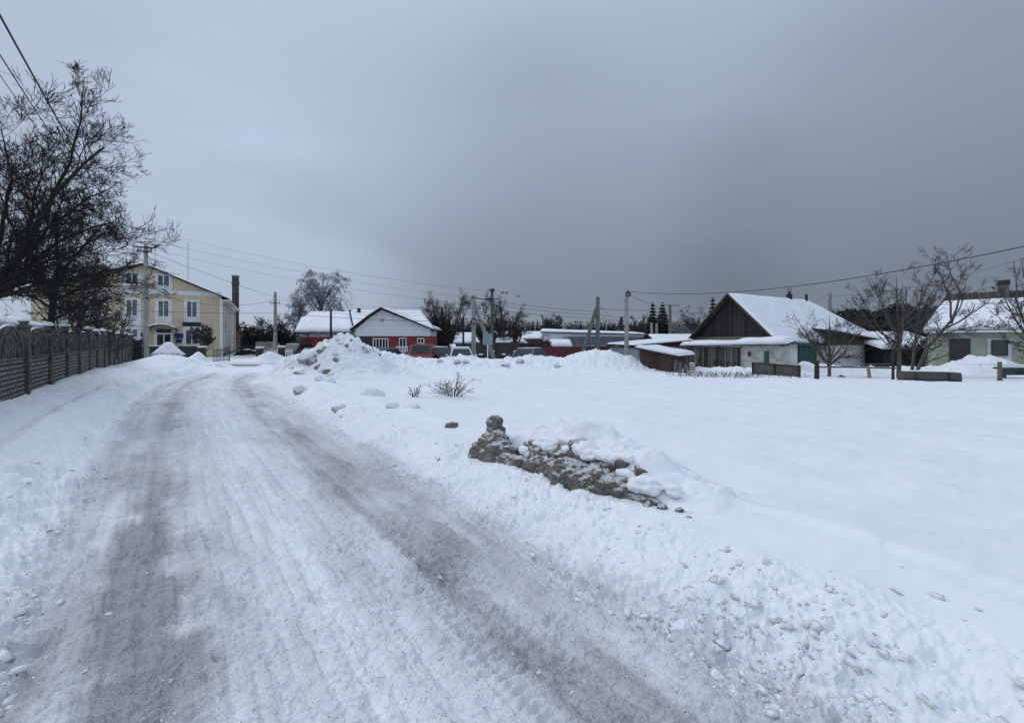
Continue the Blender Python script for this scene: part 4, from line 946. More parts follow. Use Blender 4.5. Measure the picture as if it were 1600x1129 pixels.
# ------------------------------------------------------------------ trees, middle distance
def birch(label, px, D, ytop, wpx, seed, nl=9):
    rng = random.Random(seed); b = Vector((X(px, D), D, -.5)); h = Z(ytop, D) - b.z; wd = wpx / 2 / F * D; limbs = [([b, b + Vector((0, 0, h * .5)), b + Vector((.2, 0, h * .93))], .28, .04)]
    for i in range(nl * 2):
        a = i * 2.4; f = rng.uniform(.22, .62); s0 = b + Vector((0, 0, h * f)); rr = wd * rng.uniform(.5, .92) * (1 - .35 * f); e = Vector((math.cos(a) * rr, math.sin(a) * rr, 0)); top = min(h * .97, h * (f + rng.uniform(.28, .42)))
        limbs.append(([s0, s0 + e * .5 + Vector((0, 0, (top - h * f) * .65)), Vector((b.x, b.y, b.z + top)) + e * .95], .10, .02))
    return bare_tree('birch_tree', label, limbs, [lv(12, .25, 1, 45, .34, 6, -.10, .08, .35, .4, .4), lv(6.5, .2, 1, 34, .75, 7, -.45, .05, .5, .6, .3), lv(3.4, .2, 1, 25, .6, 5, -.5, .05, .7, .6, .3)], seed, 'weeping birches behind the red building', 'tree', BARK2, FROST, 7, .013, b, 1)
birch('tall weeping birch with frosted drooping twigs behind the red wing', 503, 62, 419, 108, 41)
birch('smaller weeping birch left of the tall one', 468, 66, 456, 50, 42, 6)
auto_tree('bare_tree', 'large dark spreading tree right of the red building', 697, 47, 462, 92, 43, BARK, TWIG2, per=(11, 7, 5), trunkf=.28, nl=10, rmin=.016, r0=.25)
auto_tree('bare_bush', 'dark bushy undergrowth at the right wall of the red building', 683, 46, 500, 60, 44, BARK, TWIG2, per=(12, 8, 5), trunkf=.1, nl=14, rmin=.02, r0=.1)
auto_tree('bare_tree', 'brown tree keeping rusty leaves behind the insulator pole', 783, 45, 462, 84, 45, BARK, TWIG2, per=(12, 8, 5), trunkf=.3, nl=9, rmin=.014, r0=.22)
auto_tree('rusty_shrub', 'rusty brown undergrowth below the tree behind the road sign', 790, 46, 498, 76, 46, BARK, RUSTTW, per=(12, 7, 6), trunkf=.1, nl=12, rmin=.02, r0=.1)
auto_tree('bare_tree', 'small round tree left of the long white building', 862, 80, 491, 44, 47, BARK2, TWIG2, per=(12, 8, 6), trunkf=.3, nl=9, rmin=.025, r0=.2)
auto_tree('bare_tree', 'pale round tree left of the spruces', 1003, 80, 491, 46, 48, BARK2, TWIG2, per=(12, 8, 6), trunkf=.3, nl=9, rmin=.025, r0=.2)
auto_tree('bare_tree', 'bare tree behind the left slope of the plank-gabled house', 1092, 48, 476, 60, 49, BARK2, TWIG2, per=(11, 7, 5), trunkf=.3, nl=9, rmin=.016, r0=.18)
auto_tree('bare_tree', 'pale bare tree between the T-shaped pole and the spruces', 1064, 75, 497, 40, 50, BARK2, FROST, per=(11, 7, 5), trunkf=.3, nl=9, rmin=.022, r0=.18)
auto_tree('bare_bush', 'leafless bush left of the yellow building driveway behind the fence', 175, 36, 520, 50, 51, BARK2, TWIG2, per=(12, 8, 5), trunkf=.1, nl=10, rmin=.016, r0=.08)
auto_tree('bare_bush', 'thin twiggy bush against the pale wall of the long building', 856, 52, 522, 30, 52, BARK2, TWIG2, per=(10, 6, 4), trunkf=.1, nl=8, rmin=.014, r0=.06)
def spruce(label, px, D, ytop, wpx, seed):
    rng = np.random.default_rng(seed); b = (X(px, D), D, -.6); h = Z(ytop, D) + .6; wd = wpx / 2 / F * D
    r = thing('spruce_tree', label, 'tree', b, group='spruces'); MB().tube([(0, 0, 0), (0, 0, h * .98)], [.25, .03], 7).build('trunk', BARK, r)
    wd *= 1.3; n = 900; t = rng.uniform(.06, 1, n) ** .9; t = np.round(t * 17) / 17 + rng.normal(size=n) * .007; t = np.clip(t, .05, .99)
    a = rng.uniform(0, 2 * np.pi, n); ln = wd * (1.02 - t) ** .9 * rng.uniform(.45, 1.15, n) + .12
    p = np.empty((n, 4, 3)); 
    for j, f in enumerate((0, .4, .75, 1.)): p[:, j] = np.stack([np.cos(a) * ln * f, np.sin(a) * ln * f, t * h + ln * (.12 * f - .45 * f * f)], 1)
    rad = np.stack([np.full(n, .12), np.full(n, .20), np.full(n, .14), np.full(n, .02)], 1) * (1.1 - t * .7)[:, None]
    k1, k2 = children(rng, p, rad, 7, .25, .98, 48, .38, 3, -.12, .1, .55, .2, .3)
    mesh_np('crown', *join_np([tubes_np(p, rad * .55, 3), tubes_np(k1, k2 * .9, 3)]), NEED, r)
spruce('slender dark spruce, left one of the pair in the middle distance', 1020, 70, 472, 26, 1)
spruce('broad dark spruce, right one of the pair in the middle distance', 1035, 68, 472, 34, 2)
spruce('single spruce rising behind the left roof slope of the plank-gabled house', 1114, 62, 464, 26, 3)

# forest on the skyline
def forest(name, label, segs, seed):
    rng = np.random.default_rng(seed); Vs = []; n0 = 0; Fs = []
    for (p0, p1, D, y0, y1, dens, kind) in segs:
        cnt = int((p1 - p0) * dens)
        for i in range(cnt):
            px = rng.uniform(p0, p1); D_ = D * rng.uniform(.92, 1.12); x = X(px, D_); top = Z(rng.uniform(y1, y0) if rng.random() < .45 else y0 + rng.uniform(-1, 3), D_); wd = (top + 1) * (.10 if kind == 'c' else .2) * rng.uniform(.8, 1.3)
            m = 70 if kind == 'c' else 110; t = rng.uniform(.02, 1, m); a = rng.uniform(0, 6.283, m); prof = (1 - t) ** .8 + .04 if kind == 'c' else np.sqrt(np.clip(1 - (2 * t - .95) ** 2, .03, 1))
            rr = wd * prof * np.sqrt(rng.uniform(.15, 1, m)) * 1.5; c = np.stack([x + np.cos(a) * rr, D_ + np.sin(a) * rr, -.5 + t * (top + .5)], 1)
            s = wd * (.45 if kind == 'c' else .28) * rng.uniform(.6, 1.2, m)[:, None] * (1.15 - t * (.85 if kind == 'c' else .3))[:, None]
            d1 = rng.normal(size=(m, 3)); d1 /= np.linalg.norm(d1, axis=1, keepdims=True); d2 = rng.normal(size=(m, 3)); d2 /= np.linalg.norm(d2, axis=1, keepdims=True)
            if kind == 'c': d1[:, 2] = np.abs(d1[:, 2]) + .8
            V = np.stack([c + d1 * s * 1.2, c + d2 * s * .7, c - d1 * s, c - d2 * s * .7], 1).reshape(-1, 3); q = np.arange(m * 4).reshape(m, 4) + n0; n0 += m * 4; Vs.append(V); Fs.append(q)
    o = mesh_np(name, np.concatenate(Vs), np.concatenate(Fs), FOREST); return tag(o, label, 'forest', kind='stuff')
forest('forest', 'dark conifer forest closing the horizon behind the houses', [(660, 760, 230, 505, 498, 2.0, 'c'), (756, 1010, 250, 507, 500, 2.2, 'c'), (560, 760, 260, 512, 506, 1.5, 'c'), (300, 560, 260, 515, 508, 1.3, 'c'), (-200, 300, 260, 510, 500, .8, 'c'),
        (1000, 1090, 200, 506, 500, 1.5, 'c'), (1250, 1900, 230, 495, 480, 1.2, 'c')], 5)
forest('grove', 'dark mixed wood standing close behind the two houses at the right', [(1300, 1480, 85, 492, 482, .6, 'd'), (1380, 1700, 100, 484, 474, .4, 'd'), (1045, 1100, 95, 511, 505, .9, 'd')], 6)

# ------------------------------------------------------------------ houses and sheds of the middle distance
def gabled(name, label, px0, px1, D, ye, yr, depth, wall, roofm=None, rz=0, snow=.15, ridge_in=0.0, zb=-.5, cat='house', hipl=0, hipr=0):
    """long side to the camera: eaves row ye, ridge row yr"""
    x0, x1 = X(px0, D), X(px1, D); L = x1 - x0; ze = Z(ye, D) - zb; zr = Z(yr, D + depth / 2) - zb
    r = thing(name, label, cat, (x0, D, zb), rz); roofm = roofm or ROOFM
    MB().prism([(0, 0, 0), (0, depth, 0), (0, depth, ze), (0, depth / 2, zr - .08), (0, 0, ze)], (0, 0, 0), (L, 0, 0)).build('wall', wall, r) if not (hipl or hipr) else MB().box(0, L, 0, depth, 0, ze).build('wall', wall, r)
    o = .3
    for sgn, ya, yb in ((1, -o, depth / 2), (-1, depth + o, depth / 2)):
        pts = [(-o, ya, ze - .1), (L + o, ya, ze - .1), (L + o - hipr, yb, zr), (-o + hipl, yb, zr)]
        if sgn < 0: pts = pts[::-1]
        ro = slab(r, pts, .07, roofm, 'roof')
        if snow:
            q = [(p[0], p[1], p[2] + .08) for p in ([pts[0], pts[1], pts[2], pts[3]] if sgn > 0 else [pts[3], pts[2], pts[1], pts[0]])]
            snow_slab(ro, q if sgn > 0 else [q[1], q[0], q[3], q[2]], snow, .01, seed=int(px0) % 17, nu=24, nv=8)
    return r
GW = mat('grey_render', (.36, .36, .35), .9, .2, 1); 
gabled('snowy_shed', 'small snow-roofed house between the dark tree and the braced pole', 712, 748, 56, 536, 520, 6, stripes('grey_board', (.08, .075, .07), (.12, .11, .1), .2), hipr=1.2)
r = gabled('snowy_house', 'snow-roofed dark house behind the rusty tree and the road sign', 762, 822, 50, 536, 518, 7, mat('brown_wall', (.06, .055, .05), .9, .3, 2), hipr=1.8)
gabled('small_shed', 'little white-fronted shed right behind the road sign post', 779, 796, 43, 541, 528, 3, mat('pale_shed', (.30, .30, .28), .9, .2, 2))
gabled('snowy_shed', 'low snowy roof left of the long white building', 818, 846, 75, 529, 518, 5, mat('brown_wall', (.06, .055, .05)))
# dark board fence with snow caps behind the cars
q = thing('board_fence', 'dark board fence behind the braced pole, patched with snow', 'fence', P(741, 560, 38)); L = X(812, 38) - X(741, 38)
MB().box(0, L, 0, .05, 0, 1.35).build('boards', stripes('black_boards', (.028, .025, .024), (.05, .045, .042), .15), q)
for i in range(5): MB().box(.4 + i * .95, .75 + i * .95, -.22, -.02, .3 + .25 * (i % 2), .42 + .25 * (i % 2)).build('snow_cap', SNOW, q, .05)
for i in range(5): MB().box(.45 + i * .95, .70 + i * .95, -.2, -.02, .0, .298 + .25 * (i % 2)).build('fence_box', WOODD, q)
q = thing('crimson_fence', 'low crimson sheet metal fence behind the rounded snow bank', 'fence', P(849, 565, 38)); L = X(1000, 38) - X(849, 38)
CR = stripes('crimson_sheet', (.075, .008, .012), (.10, .012, .016), .18, 'x', .5, .02, .85); MB().box(0, L, 0, .04, 0, 1.28).build('sheet', CR, q); qq = MB()
for i in range(6): qq.box(i * L / 5 - .03, i * L / 5 + .03, .042, .1, 0, 1.35)
qq.build('post', METALD, q)
# hedge bank of dark scrub before the long building
auto_tree('dark_scrub', 'dark brown scrub behind the crimson fence at its left end', 830, 42, 536, 80, 55, BARK, TWIG2, per=(16, 9, 6), trunkf=.08, nl=16, rmin=.02, r0=.06)
# long white building
q = thing('long_white_building', 'long low white hall with a flat snowy roof', 'building', (X(848, 62), 62, -.5), R(-4)); L = X(992, 62) - X(848, 62) + 1
z1 = Z(518.5, 62) + .5; z2 = Z(525, 62) + .5
WB = mat('white_blocks', (.66, .67, .68), .9, .12, 1.2, .3, 6)
MB().prism([(0, 0, 0), (L, 0, 0), (L, 0, z2 + .1), (0, 0, z1 - .1)], (0, 0, 0), (0, 9, 0)).build('wall', WB, q)
slab(q, [(-.3, -.4, z1 - .09), (L + .3, -.4, z2 + .12), (L + .3, 9.4, z2 + .5), (-.3, 9.4, z1 + .45)], .12, mat('dark_fascia', (.06, .065, .07), .7, .2, 2), 'roof'); snow_slab(q, [(-.3, -.3, z1 + .03), (L + .3, -.3, z2 + .24), (L + .3, 9.4, z2 + .62), (-.3, 9.4, z1 + .57)], .16, .01, seed=3, nu=50)
q = thing('block_garage', 'row of pale block garages under a grey-blue metal fascia', 'garage', (X(889, 50), 50, -.5), R(-1)); L = X(1006, 50) - X(889, 50)
zt = Z(525.5, 50) + .5; zb_ = Z(537, 50) + .5
MB().box(.2, L - .1, .15, 7, 0, zb_).build('wall', brick('pale_blocks', (.36, .35, .33), (.28, .275, .26), (.22, .215, .21), .4, .2, .02), q)
MB().box(-.1, L, 0, 7.2, zb_ + .003, zt).build('fascia', stripes('blue_grey_sheet', (.085, .10, .115), (.105, .12, .135), .3, 'x', .5), q)
MB().box(4.2, 5.0, .10, .148, .9, 1.75).build('window', METALD, q); MB().box(6.4, 7.9, .10, .148, 0, 1.7).build('door', mat('crimson_door', (.06, .01, .012), .7, .2, 2), q)
# snowy heap roof left of the garages
gabled('snowy_shed', 'small pale shed with a thick snow roof just left of the block garages', 864, 890, 47, 541, 534, 3, GW, snow=.3)

# ------------------------------------------------------------------ plank-gabled white house
PLK = stripes('dark_gable_planks', (.018, .016, .016), (.055, .050, .047), .16, 'y', .9, .015, .85)
TEAL = stripes('teal_boards', (.012, .085, .07), (.02, .12, .10), .12, 'x', .7, .01, .85)
WW = mat('white_lime', (.74, .75, .73), .9, .22, 1.1, .25, 18)
def white_house():
    u = Vector((.85, .53, 0)).normalized(); rz = math.atan2(u.y, u.x); g0 = -.6
    r = thing('white_house', 'white village house with a dark plank gable and steep snowy roof', 'house', (17.0, 29.3, g0), rz)
    # local x along u (right/away), local y = depth (left/back);  front long wall at y=0, gable end at x=0
    W_ = 6.0; E = 1.55 - g0; RZ = 4.74 - g0; L1 = 9.8; L2 = 15.2
    MB().box(0, L2, 0, W_, -.2, E).build('wall', WW, r)
    MB().prism([(.0, .1, E + .01), (.0, W_ - .1, E + .01), (.0, W_ / 2, RZ - .12)], (-.04, 0, 0), (.05, 0, 0)).build('gable', PLK, r)
    # pent strip under the gable
    slab(r, [(-.45, -.2, E - .02), (-.45, W_ + .2, E - .02), (-.02, W_ + .2, E + .26), (-.02, -.2, E + .26)], .04, WOODG, 'pent_strip')
    rf = mat('old_roof_edge', (.09, .085, .08), .9, .3, 3)
    A = (-.55, -.45, E - .22); B = (L2 + .5, -.45, E - .22); C_ = (L1, W_ / 2, RZ); D_ = (-.55, W_ / 2, RZ)
    ro = slab(r, [A, B, C_, D_], .09, rf, 'roof')
    off = Vector((0, 0, .1)); snow_slab(ro, [Vector(p) + off for p in (A, B, C_, D_)], .16, .01, seed=21, nu=90, nv=30, edge=.2)
    A2 = (-.55, W_ + .45, E - .22); B2 = (L2 + .5, W_ + .45, E - .22)
    slab(r, [B2, A2, D_, C_], .09, rf, 'roof')
    ro = slab(r, [B, B2, C_], .09, rf, 'roof')
    # bargeboards
    q = MB()
    for s0 in (A, A2): q.tube([Vector(s0) + Vector((-.03, 0, .03)), Vector(D_) + Vector((-.03, 0, .05))], .07, 4)
    q.build('bargeboard', mat('mossy_board', (.085, .08, .055), .9, .4, 5), r)
    n = (0, -1, 0); uu = (1, 0, 0)
    def lx(px): k = (px - 800) / 711; return (k * 29.3 - 17) / (u.x - k * u.y)
    # green doors on the long wall
    for (pa, pb, zt, nm) in ((1219, 1231, .32, 'door'), (1247, 1274, .28, 'door')):
        xa, xb = lx(pa), lx(pb); d = MB().box(xa, xb, -.05, -.001, .15, E - zt).build(nm, TEAL, r)
        MB().box(xa - .05, xa - .002, -.07, -.001, .1, E - zt + .04).box(xb + .002, xb + .05, -.07, -.001, .1, E - zt + .04).build('frame', mat('teal_frame', (.01, .06, .05), .7, .2, 3), d)
        MB().tube([(xb - .12, -.09, 1.0), (xb - .12, -.09, 1.12)], .012, 5).build('handle', METALD, d)
    # annex with brown boarded wedge and low snowy roof
    xa, xb = lx(1277), lx(1362); E2 = E - .02
    an = MB().box(xa, xb + 1.2, -.62, -.002, -.2, E - .32).build('annex', stripes('white_clapboard', (.58, .58, .56), (.66, .66, .64), .16, 'z', .8, .012, .9), r)
    zA = Z(518, 32.5) - g0; zB = E - .14
    MB().prism([(xa - .1, -.66, E - .32 + .003), (xb + 1.3, -.66, E - .32 + .003), (xb + 1.3, -.66, zB), (xa - .1, -.66, zA)], (0, 0, 0), (0, .04, 0)).build('wedge_boards', stripes('brown_boards', (.045, .03, .022), (.07, .045, .03), .14, 'z'), an)
    ao = slab(an, [(xa - .2, -1.0, zA + .0), (xb + 1.7, -1.0, zB - .05), (xb + 1.7, .9, zB + .25), (xa - .2, .9, zA + .3)], .06, rf, 'annex_roof')
    snow_slab(ao, [(xa - .2, -.98, zA + .07), (xb + 1.7, -.98, zB + .02), (xb + 1.7, .9, zB + .32), (xa - .2, .9, zA + .37)], .14, .01, seed=22, nu=50)
    BLW = stripes('blue_shutter', (.02, .10, .12), (.03, .14, .17), .1, 'x', .7, .01, .85)
    cx_ = xb + .55; MB().box(cx_ - .42, cx_ + .42, -.67, -.622, .55, E - .36).build('shuttered_window', BLW, an); MB().box(cx_ - .52, cx_ - .422, -.69, -.621, .5, E - .33).box(cx_ + .422, cx_ + .52, -.69, -.621, .5, E - .33).build('window_trim', WHITEM, an)
    # chimneys
    q = MB(); q.lathe([(.20, 0), (.20, .45), (.26, .46), (.28, .52), (.12, .53), (.10, .75)], (7.3, 2.85, RZ - .1), 10); q.build('chimney', METALD, r)
    q = MB()
    for dx in (-.3, -.1, .1, .3): q.tube([(7.3 + dx, 2.85, RZ + .6), (7.3 + dx, 2.85, RZ + .95)], .012, 4)
    q.tube([(6.9, 2.85, RZ + .8), (7.7, 2.85, RZ + .8)], .012, 4); q.build('aerial', METALD, r)
    MB().tube([(9.6, 2.7, RZ - .3), (9.6, 2.7, RZ + .55)], .11, 8).build('flue_pipe', METALD, r)
    # gable-end lean-to (small white shed with a snow roof) in front of the gable
white_house()
# white low shed with snow roof in front of the gable
def low_shed():
    D0 = 27.0; a = P(1076, 582, 29.5); b = P(1246, 588, 25.2)
    L = (b - a).xy.length; rz = math.atan2(b.y - a.y, b.x - a.x); g0 = -.6
    r = thing('lean_to_shed', 'lean-to of grey planks and white wall under a thick snow blanket', 'shed', (a.x, a.y, g0), rz)
    z1 = 1.32 - g0
    def lx(px): 
        k = (px - 800) / 711; d = (b - a).xy.normalized(); return (k * a.y - a.x) / (d.x - k * d.y)
    xm = lx(1157); xe = lx(1222)
    PG = stripes('grey_old_planks', (.075, .068, .06), (.20, .185, .165), .17, 'x', .9, .02, .86)
    # individual uneven planks
    rr = random.Random(8); q = MB(); x = 0.0
    while x < xm - .05:
        wq = rr.uniform(.13, .2); q.box(x, min(x + wq, xm), rr.uniform(-.02, .02), .06, -.1, z1 - .12 + rr.uniform(-.05, .03)); x += wq + rr.uniform(.004, .04)
    q.build('plank_wall', PG, r)
    MB().box(0, xm, .12, 1.5, -.1, z1 - .16).build('inner_wall', WOODD, r)
    q = MB(); q.box(xm + .003, xe, .0, 1.5, -.1, z1 - .08); q.build('white_wall', mat('dirty_white_wall', (.50, .50, .46), .9, .35, 1.5, .3, 20), r)
    d = MB().box(lx(1194), lx(1201.5), -.04, -.002, .55, 1.55).build('hatch', TEAL, r)
    MB().box(lx(1168.5), lx(1173.5), -.03, -.002, 1.25, 1.5).build('small_window', METALD, r)
    ro = slab(r, [(-.4, -.45, z1 - .15), (xe + .35, -.45, z1 + .0), (xe + .35, 1.6, z1 + .15), (-.4, 1.6, z1 + .0)], .06, WOODD, 'roof')
    snow_slab(ro, [(-.4, -.45, z1 - .09), (lx(1152), -.45, z1 - .02), (lx(1152), 1.6, z1 + .12), (-.4, 1.6, z1 + .07)], .2, .01, seed=31, nu=40, edge=.22)
    snow_slab(ro, [(lx(1150), -.5, z1 - .01), (xe + .3, -.5, z1 + .04), (xe + .3, 1.6, z1 + .22), (lx(1150), 1.6, z1 + .14)], .32, .012, seed=32, nu=40, edge=.3)
    q = MB()
    for x in (0, lx(1104), lx(1121), xm - .1): q.tube([(x, -.1, -.2), (x + .02, -.1, z1 - .2)], .06, 7)
    q.build('post', WOODD, r)
    # loose leaning planks
    q = MB()
    for i in range(9):
        x = .3 + i * .42 * xm / 4.2; tl = rr.uniform(-.35, .35); q.tube([(x, -.45, -.1), (x + tl, -.08, rr.uniform(.7, 1.25))], .035, 4)
    q.build('leaning_plank', WOODD, r)
low_shed()
# blue-walled shed with reddish roof edge
def blue_shed():
    a = P(997, 578, 30.5); b = P(1078, 578, 31.5); rz = math.atan2(b.y - a.y, b.x - a.x); L = (b - a).xy.length; g0 = -.55
    r = thing('blue_shed', 'low pale blue shed with a crimson roof edge and thin snow', 'shed', (a.x, a.y, g0), rz)
    z0 = Z(541, 30.5) - g0; z1_ = Z(533, 31) - g0
    MB().prism([(0, 0, 0), (L, 0, 0), (L, 0, z1_ - .1), (0, 0, z0 - .1)], (0, 0, 0), (0, 4, 0)).build('wall', stripes('pale_blue_boards', (.20, .25, .28), (.27, .32, .35), .25, 'z', .8, .01, .9), r)
    MB().prism([(-.2, -.12, z0 - .06), (L + .2, -.12, z1_ - .32), (L + .2, -.12, z1_), (-.2, -.12, z0)], (0, -.04, 0), (0, .1, 0)).build('fascia', mat('crimson_edge', (.07, .012, .015), .7, .3, 2), r)
    ro = slab(r, [(-.3, -.25, z0 + .01), (L + .3, -.25, z1_ + .01), (L + .3, 4.3, z1_ + .08), (-.3, 4.3, z0 + .06)], .06, ROOFM, 'roof')
    snow_slab(ro, [(-.3, -.25, z0 + .08), (L + .3, -.25, z1_ + .08), (L + .3, 4.3, z1_ + .15), (-.3, 4.3, z0 + .13)], .1, .01, seed=33, nu=30)
    q = MB(); [q.box(x, x + .1, -.22, -.17, 0, z0 - .15) for x in (0, .35, .8)]; q.build('post', WOODG, r)
blue_shed()
# further snowy roof behind it
gabled('snowy_shed', 'long low snow-dusted roof behind the pale blue shed', 1030, 1105, 44, 533, 523, 6, mat('brown_wall', (.06, .055, .05)), snow=.12)
# rusty shed
def rusty_shed():
    a = P(1000, 577, 25.4); b = P(1049, 587, 24.3); rz = math.atan2(b.y - a.y, b.x - a.x); L = (b - a).xy.length; g0 = -.7
    r = thing('rusty_shed', 'rusty brown metal shed under a sagging slab of snow', 'shed', (a.x, a.y, g0), rz)
    RU = stripes('rusty_sheet', (.04, .022, .017), (.075, .04, .03), .55, 'x', .8, .03, .97)
    z0 = 1.1 - g0; z1_ = .92 - g0
    MB().prism([(0, 0, 0), (L, 0, 0), (L, 0, z1_), (0, 0, z0)], (0, 0, 0), (0, 2.4, 0)).build('wall', RU, r, .02)
    q = MB(); q.box(L * .42, L * .42 + .05, -.05, -.002, .1, z1_ - .1); q.box(.05, L - .05, -.045, -.003, z1_ * .55, z1_ * .55 + .06); q.build('door_frame', mat('rust_frame', (.10, .055, .04), .8, .3, 5), r)
    ro = slab(r, [(-.2, -.3, z0 + .03), (L + .45, -.3, z1_ - .22), (L + .45, 2.6, z1_ - .22), (-.2, 2.6, z0 + .03)], .05, WOODD, 'roof')
    snow_slab(ro, [(-.2, -.3, z0 + .09), (L + .45, -.3, z1_ - .16), (L + .45, 2.6, z1_ - .16), (-.2, 2.6, z0 + .09)], .17, .01, seed=35, nu=36)
    q = MB()
    for i, x in enumerate((L + .12, L + .35, L + .62)): q.box(x, x + .16, .02 + .05 * i, .09 + .05 * i, 0, z1_ - .35 - .12 * i)
    q.build('loose_board', WOODG, r)
rusty_shed()
# pale block by the shed
q = thing('pale_block', 'small pale stone block standing in the snow by the plank shed', 'block', P(1080.5, 577, 25)); MB().box(-.17, .17, -.15, .15, -.3, .33).build('stone', mat('pale_stone', (.38, .36, .30), .9, .2, 4, .3, 20), q, .05); MB().box(-.14, .14, -.12, .12, .331, .38).build('snow_cap', SNOW, q, .02)
# metal sheet fence panel
q = thing('metal_fence_panel', 'grey-brown metal sheet fence panel standing in the snow before the white house', 'fence', P(1177, 588, 23.5)); bq = P(1247, 594, 20.8); aq = P(1177, 588, 23.5)
q.rotation_euler[2] = math.atan2(bq.y - aq.y, bq.x - aq.x); L = (bq - aq).xy.length
PMT = mat('worn_sheet', (.10, .092, .088), .8, .45, 2.5, .3, 12, col2=(.06, .055, .052))
MB().box(0, L, 0, .03, -.35, .72).build('sheet', PMT, q); qq = MB(); [qq.box(x, x + .07, -.05, .08, -.4, .86 if x == 0 else .74) for x in (-.05, L * .5, L)]; qq.build('post', WOODD, q)
MB().tube([(0, -.03, .71), (L, -.03, .69)], .03, 6).build('rail', WOODD, q)

# ------------------------------------------------------------------ green house at the right
def green_house():
    a = P(1453, 580, 26.6); u = Vector((.76, -.65, 0)).normalized(); rz = math.atan2(u.y, u.x); g0 = -.55
    r = thing('green_house', 'pale green house with a corrugated ridge, dark door and snowy roof', 'house', (a.x, a.y, g0), rz)
    E = 2.22 - g0; L = 11; W_ = 6.5; RZ = 4.36 - g0
    GM = mat('pale_green_render', (.36, .39, .30), .9, .2, 1, .3, 25)
    MB().box(0, L, 0, W_, -.3, E).build('wall', GM, r)
    def lx(px): k = (px - 800) / 711; return (k * a.y - a.x) / (u.x - k * u.y)
    A = (-.35, -.45, E - .12); B = (L, -.45, E - .12); C_ = (L, W_ / 2, RZ); D_ = (.95, W_ / 2, RZ)
    SL = stripes('corrugated_slate', (.035, .028, .026), (.10, .085, .08), .17, 'x', .8, .05, .45)
    ro = slab(r, [A, B, C_, D_], .07, SL, 'roof'); A2 = (-.35, W_ + .45, E - .12); B2 = (L, W_ + .45, E - .12); slab(r, [B2, A2, D_, C_], .07, SL, 'roof'); slab(r, [A, A2, D_], .07, SL, 'roof')
    t = .80; lp = lambda p, q, t: Vector(p).lerp(Vector(q), t) + Vector((0, 0, .08))
    snow_slab(ro, [lp(A, D_, 0), lp(B, C_, 0), lp(B, C_, t - .01), lp(A, D_, t)], .16, .01, seed=41, nu=60)
    # corrugated ridge strip as real waves
    V = []; n = 240
    for i in range(n + 1):
        x = .95 + (L - .95) * i / n; z = .035 * math.sin(x / .17 * 2 * math.pi)
        for s_ in (t - .02, 1.0): p = Vector((-.35 + (.45 + .35) * 0 + x, 0, 0)); yy = -.45 + (W_ / 2 + .45) * s_; zz = E - .12 + (RZ - E + .12) * s_ + .13 + z; V.append((x - (1 - s_) * .2, yy, zz))
    q = np.arange(n)[:, None] * 2 + np.array([0, 2, 3, 1])[None]; mesh_np('ridge_sheet', V, q, SL, ro)
    MB().box(-.3, L, -.47, -.43, E - .2, E - .06).build('fascia', WHITEM, r)
    MB().box(lx(1483), lx(1516), -.05, -.002, -.2, Z(529, 26) - g0).build('door', stripes('charcoal_door', (.022, .022, .026), (.03, .03, .034), .5, 'x', .5, .005, .97), r)
    xc = (lx(1553) + lx(1570)) / 2; MB().box(xc - .45, xc + .45, -.035, -.001, .85, 1.88 + .35).build('surround', WHITEP, r); window(r, (xc, -.036, 1.72), (1, 0, 0), .62, .85, (0, -1, 0), frame=.04, mull=0, fm=mat('green_window_frame', (.015, .03, .02), .7, .1, 3))
    MB().box(lx(1572), lx(1590), W_ / 2 - .9, W_ / 2 - .3, RZ - .9, RZ + .45).build('chimney', brick('chimney_brick', (.16, .14, .12), (.12, .105, .09), (.2, .19, .18), .25, .08), r)
    MB().box(lx(1571), lx(1591), W_ / 2 - .95, W_ / 2 - .25, RZ + .452, RZ + .7).build('chimney_cap', mat('chimney_cap', (.045, .04, .04), .9, .2, 3), r)
green_house()
gabled('garden_shed', 'dark green shed under snow between the white and the green house', 1381, 1452, 33, 545, 535, 4, stripes('dark_green_boards', (.018, .035, .032), (.03, .05, .045), .2, 'x'), snow=.2)
gabled('snowy_shed', 'snow-covered roof seen beyond the dark green shed', 1395, 1450, 44, 532, 520, 6, mat('brown_wall', (.06, .055, .05)), snow=.2)

# ------------------------------------------------------------------ garden trees and fence at the right
GT = 'bare garden trees at the right'
auto_tree('garden_tree', 'small spreading bare tree in front of the white house annex', 1296, 21.5, 478, 112, 61, BARK2, TWIG2, GT, (8, 5, 3.2), .16, 8, rmin=.010, r0=.085)
auto_tree('garden_tree', 'tallest bare tree beside the dark fence post at the right', 1404, 20.5, 408, 150, 62, BARK2, TWIG2, GT, (9, 5, 3), .30, 9, rmin=.010, r0=.095, lean=-.1)
auto_tree('garden_tree', 'upright bare tree between the tallest tree and the green house', 1424, 23, 425, 80, 63, BARK2, TWIG2, GT, (7, 4, 3), .3, 6, rmin=.010, r0=.085, lean=.6)
D = 22.0; b = place(1428, D, -.1)
limbs = [([b, P(1448, 545, D), P(1470, 520, D), P(1487, 500, D)], .085, .055), (pix([(1487, 502), (1482, 470, .3), (1470, 440, .5), (1450, 408, .6)], D), .05, .01), (pix([(1487, 502), (1500, 460), (1482, 425), (1478, 400)], D), .05, .01),
         (pix([(1480, 512), (1520, 490, -.4), (1545, 475, -.6), (1558, 455, -.7)], D), .045, .01), (pix([(1465, 525), (1500, 515, -.5), (1540, 508, -.8), (1560, 515, -.9)], D), .035, .008), (pix([(1487, 505), (1505, 470, .5), (1508, 440, .6), (1512, 425, .7)], D), .04, .008),
         (pix([(1450, 545), (1475, 538, .4), (1500, 540, .6)], D), .03, .008)]
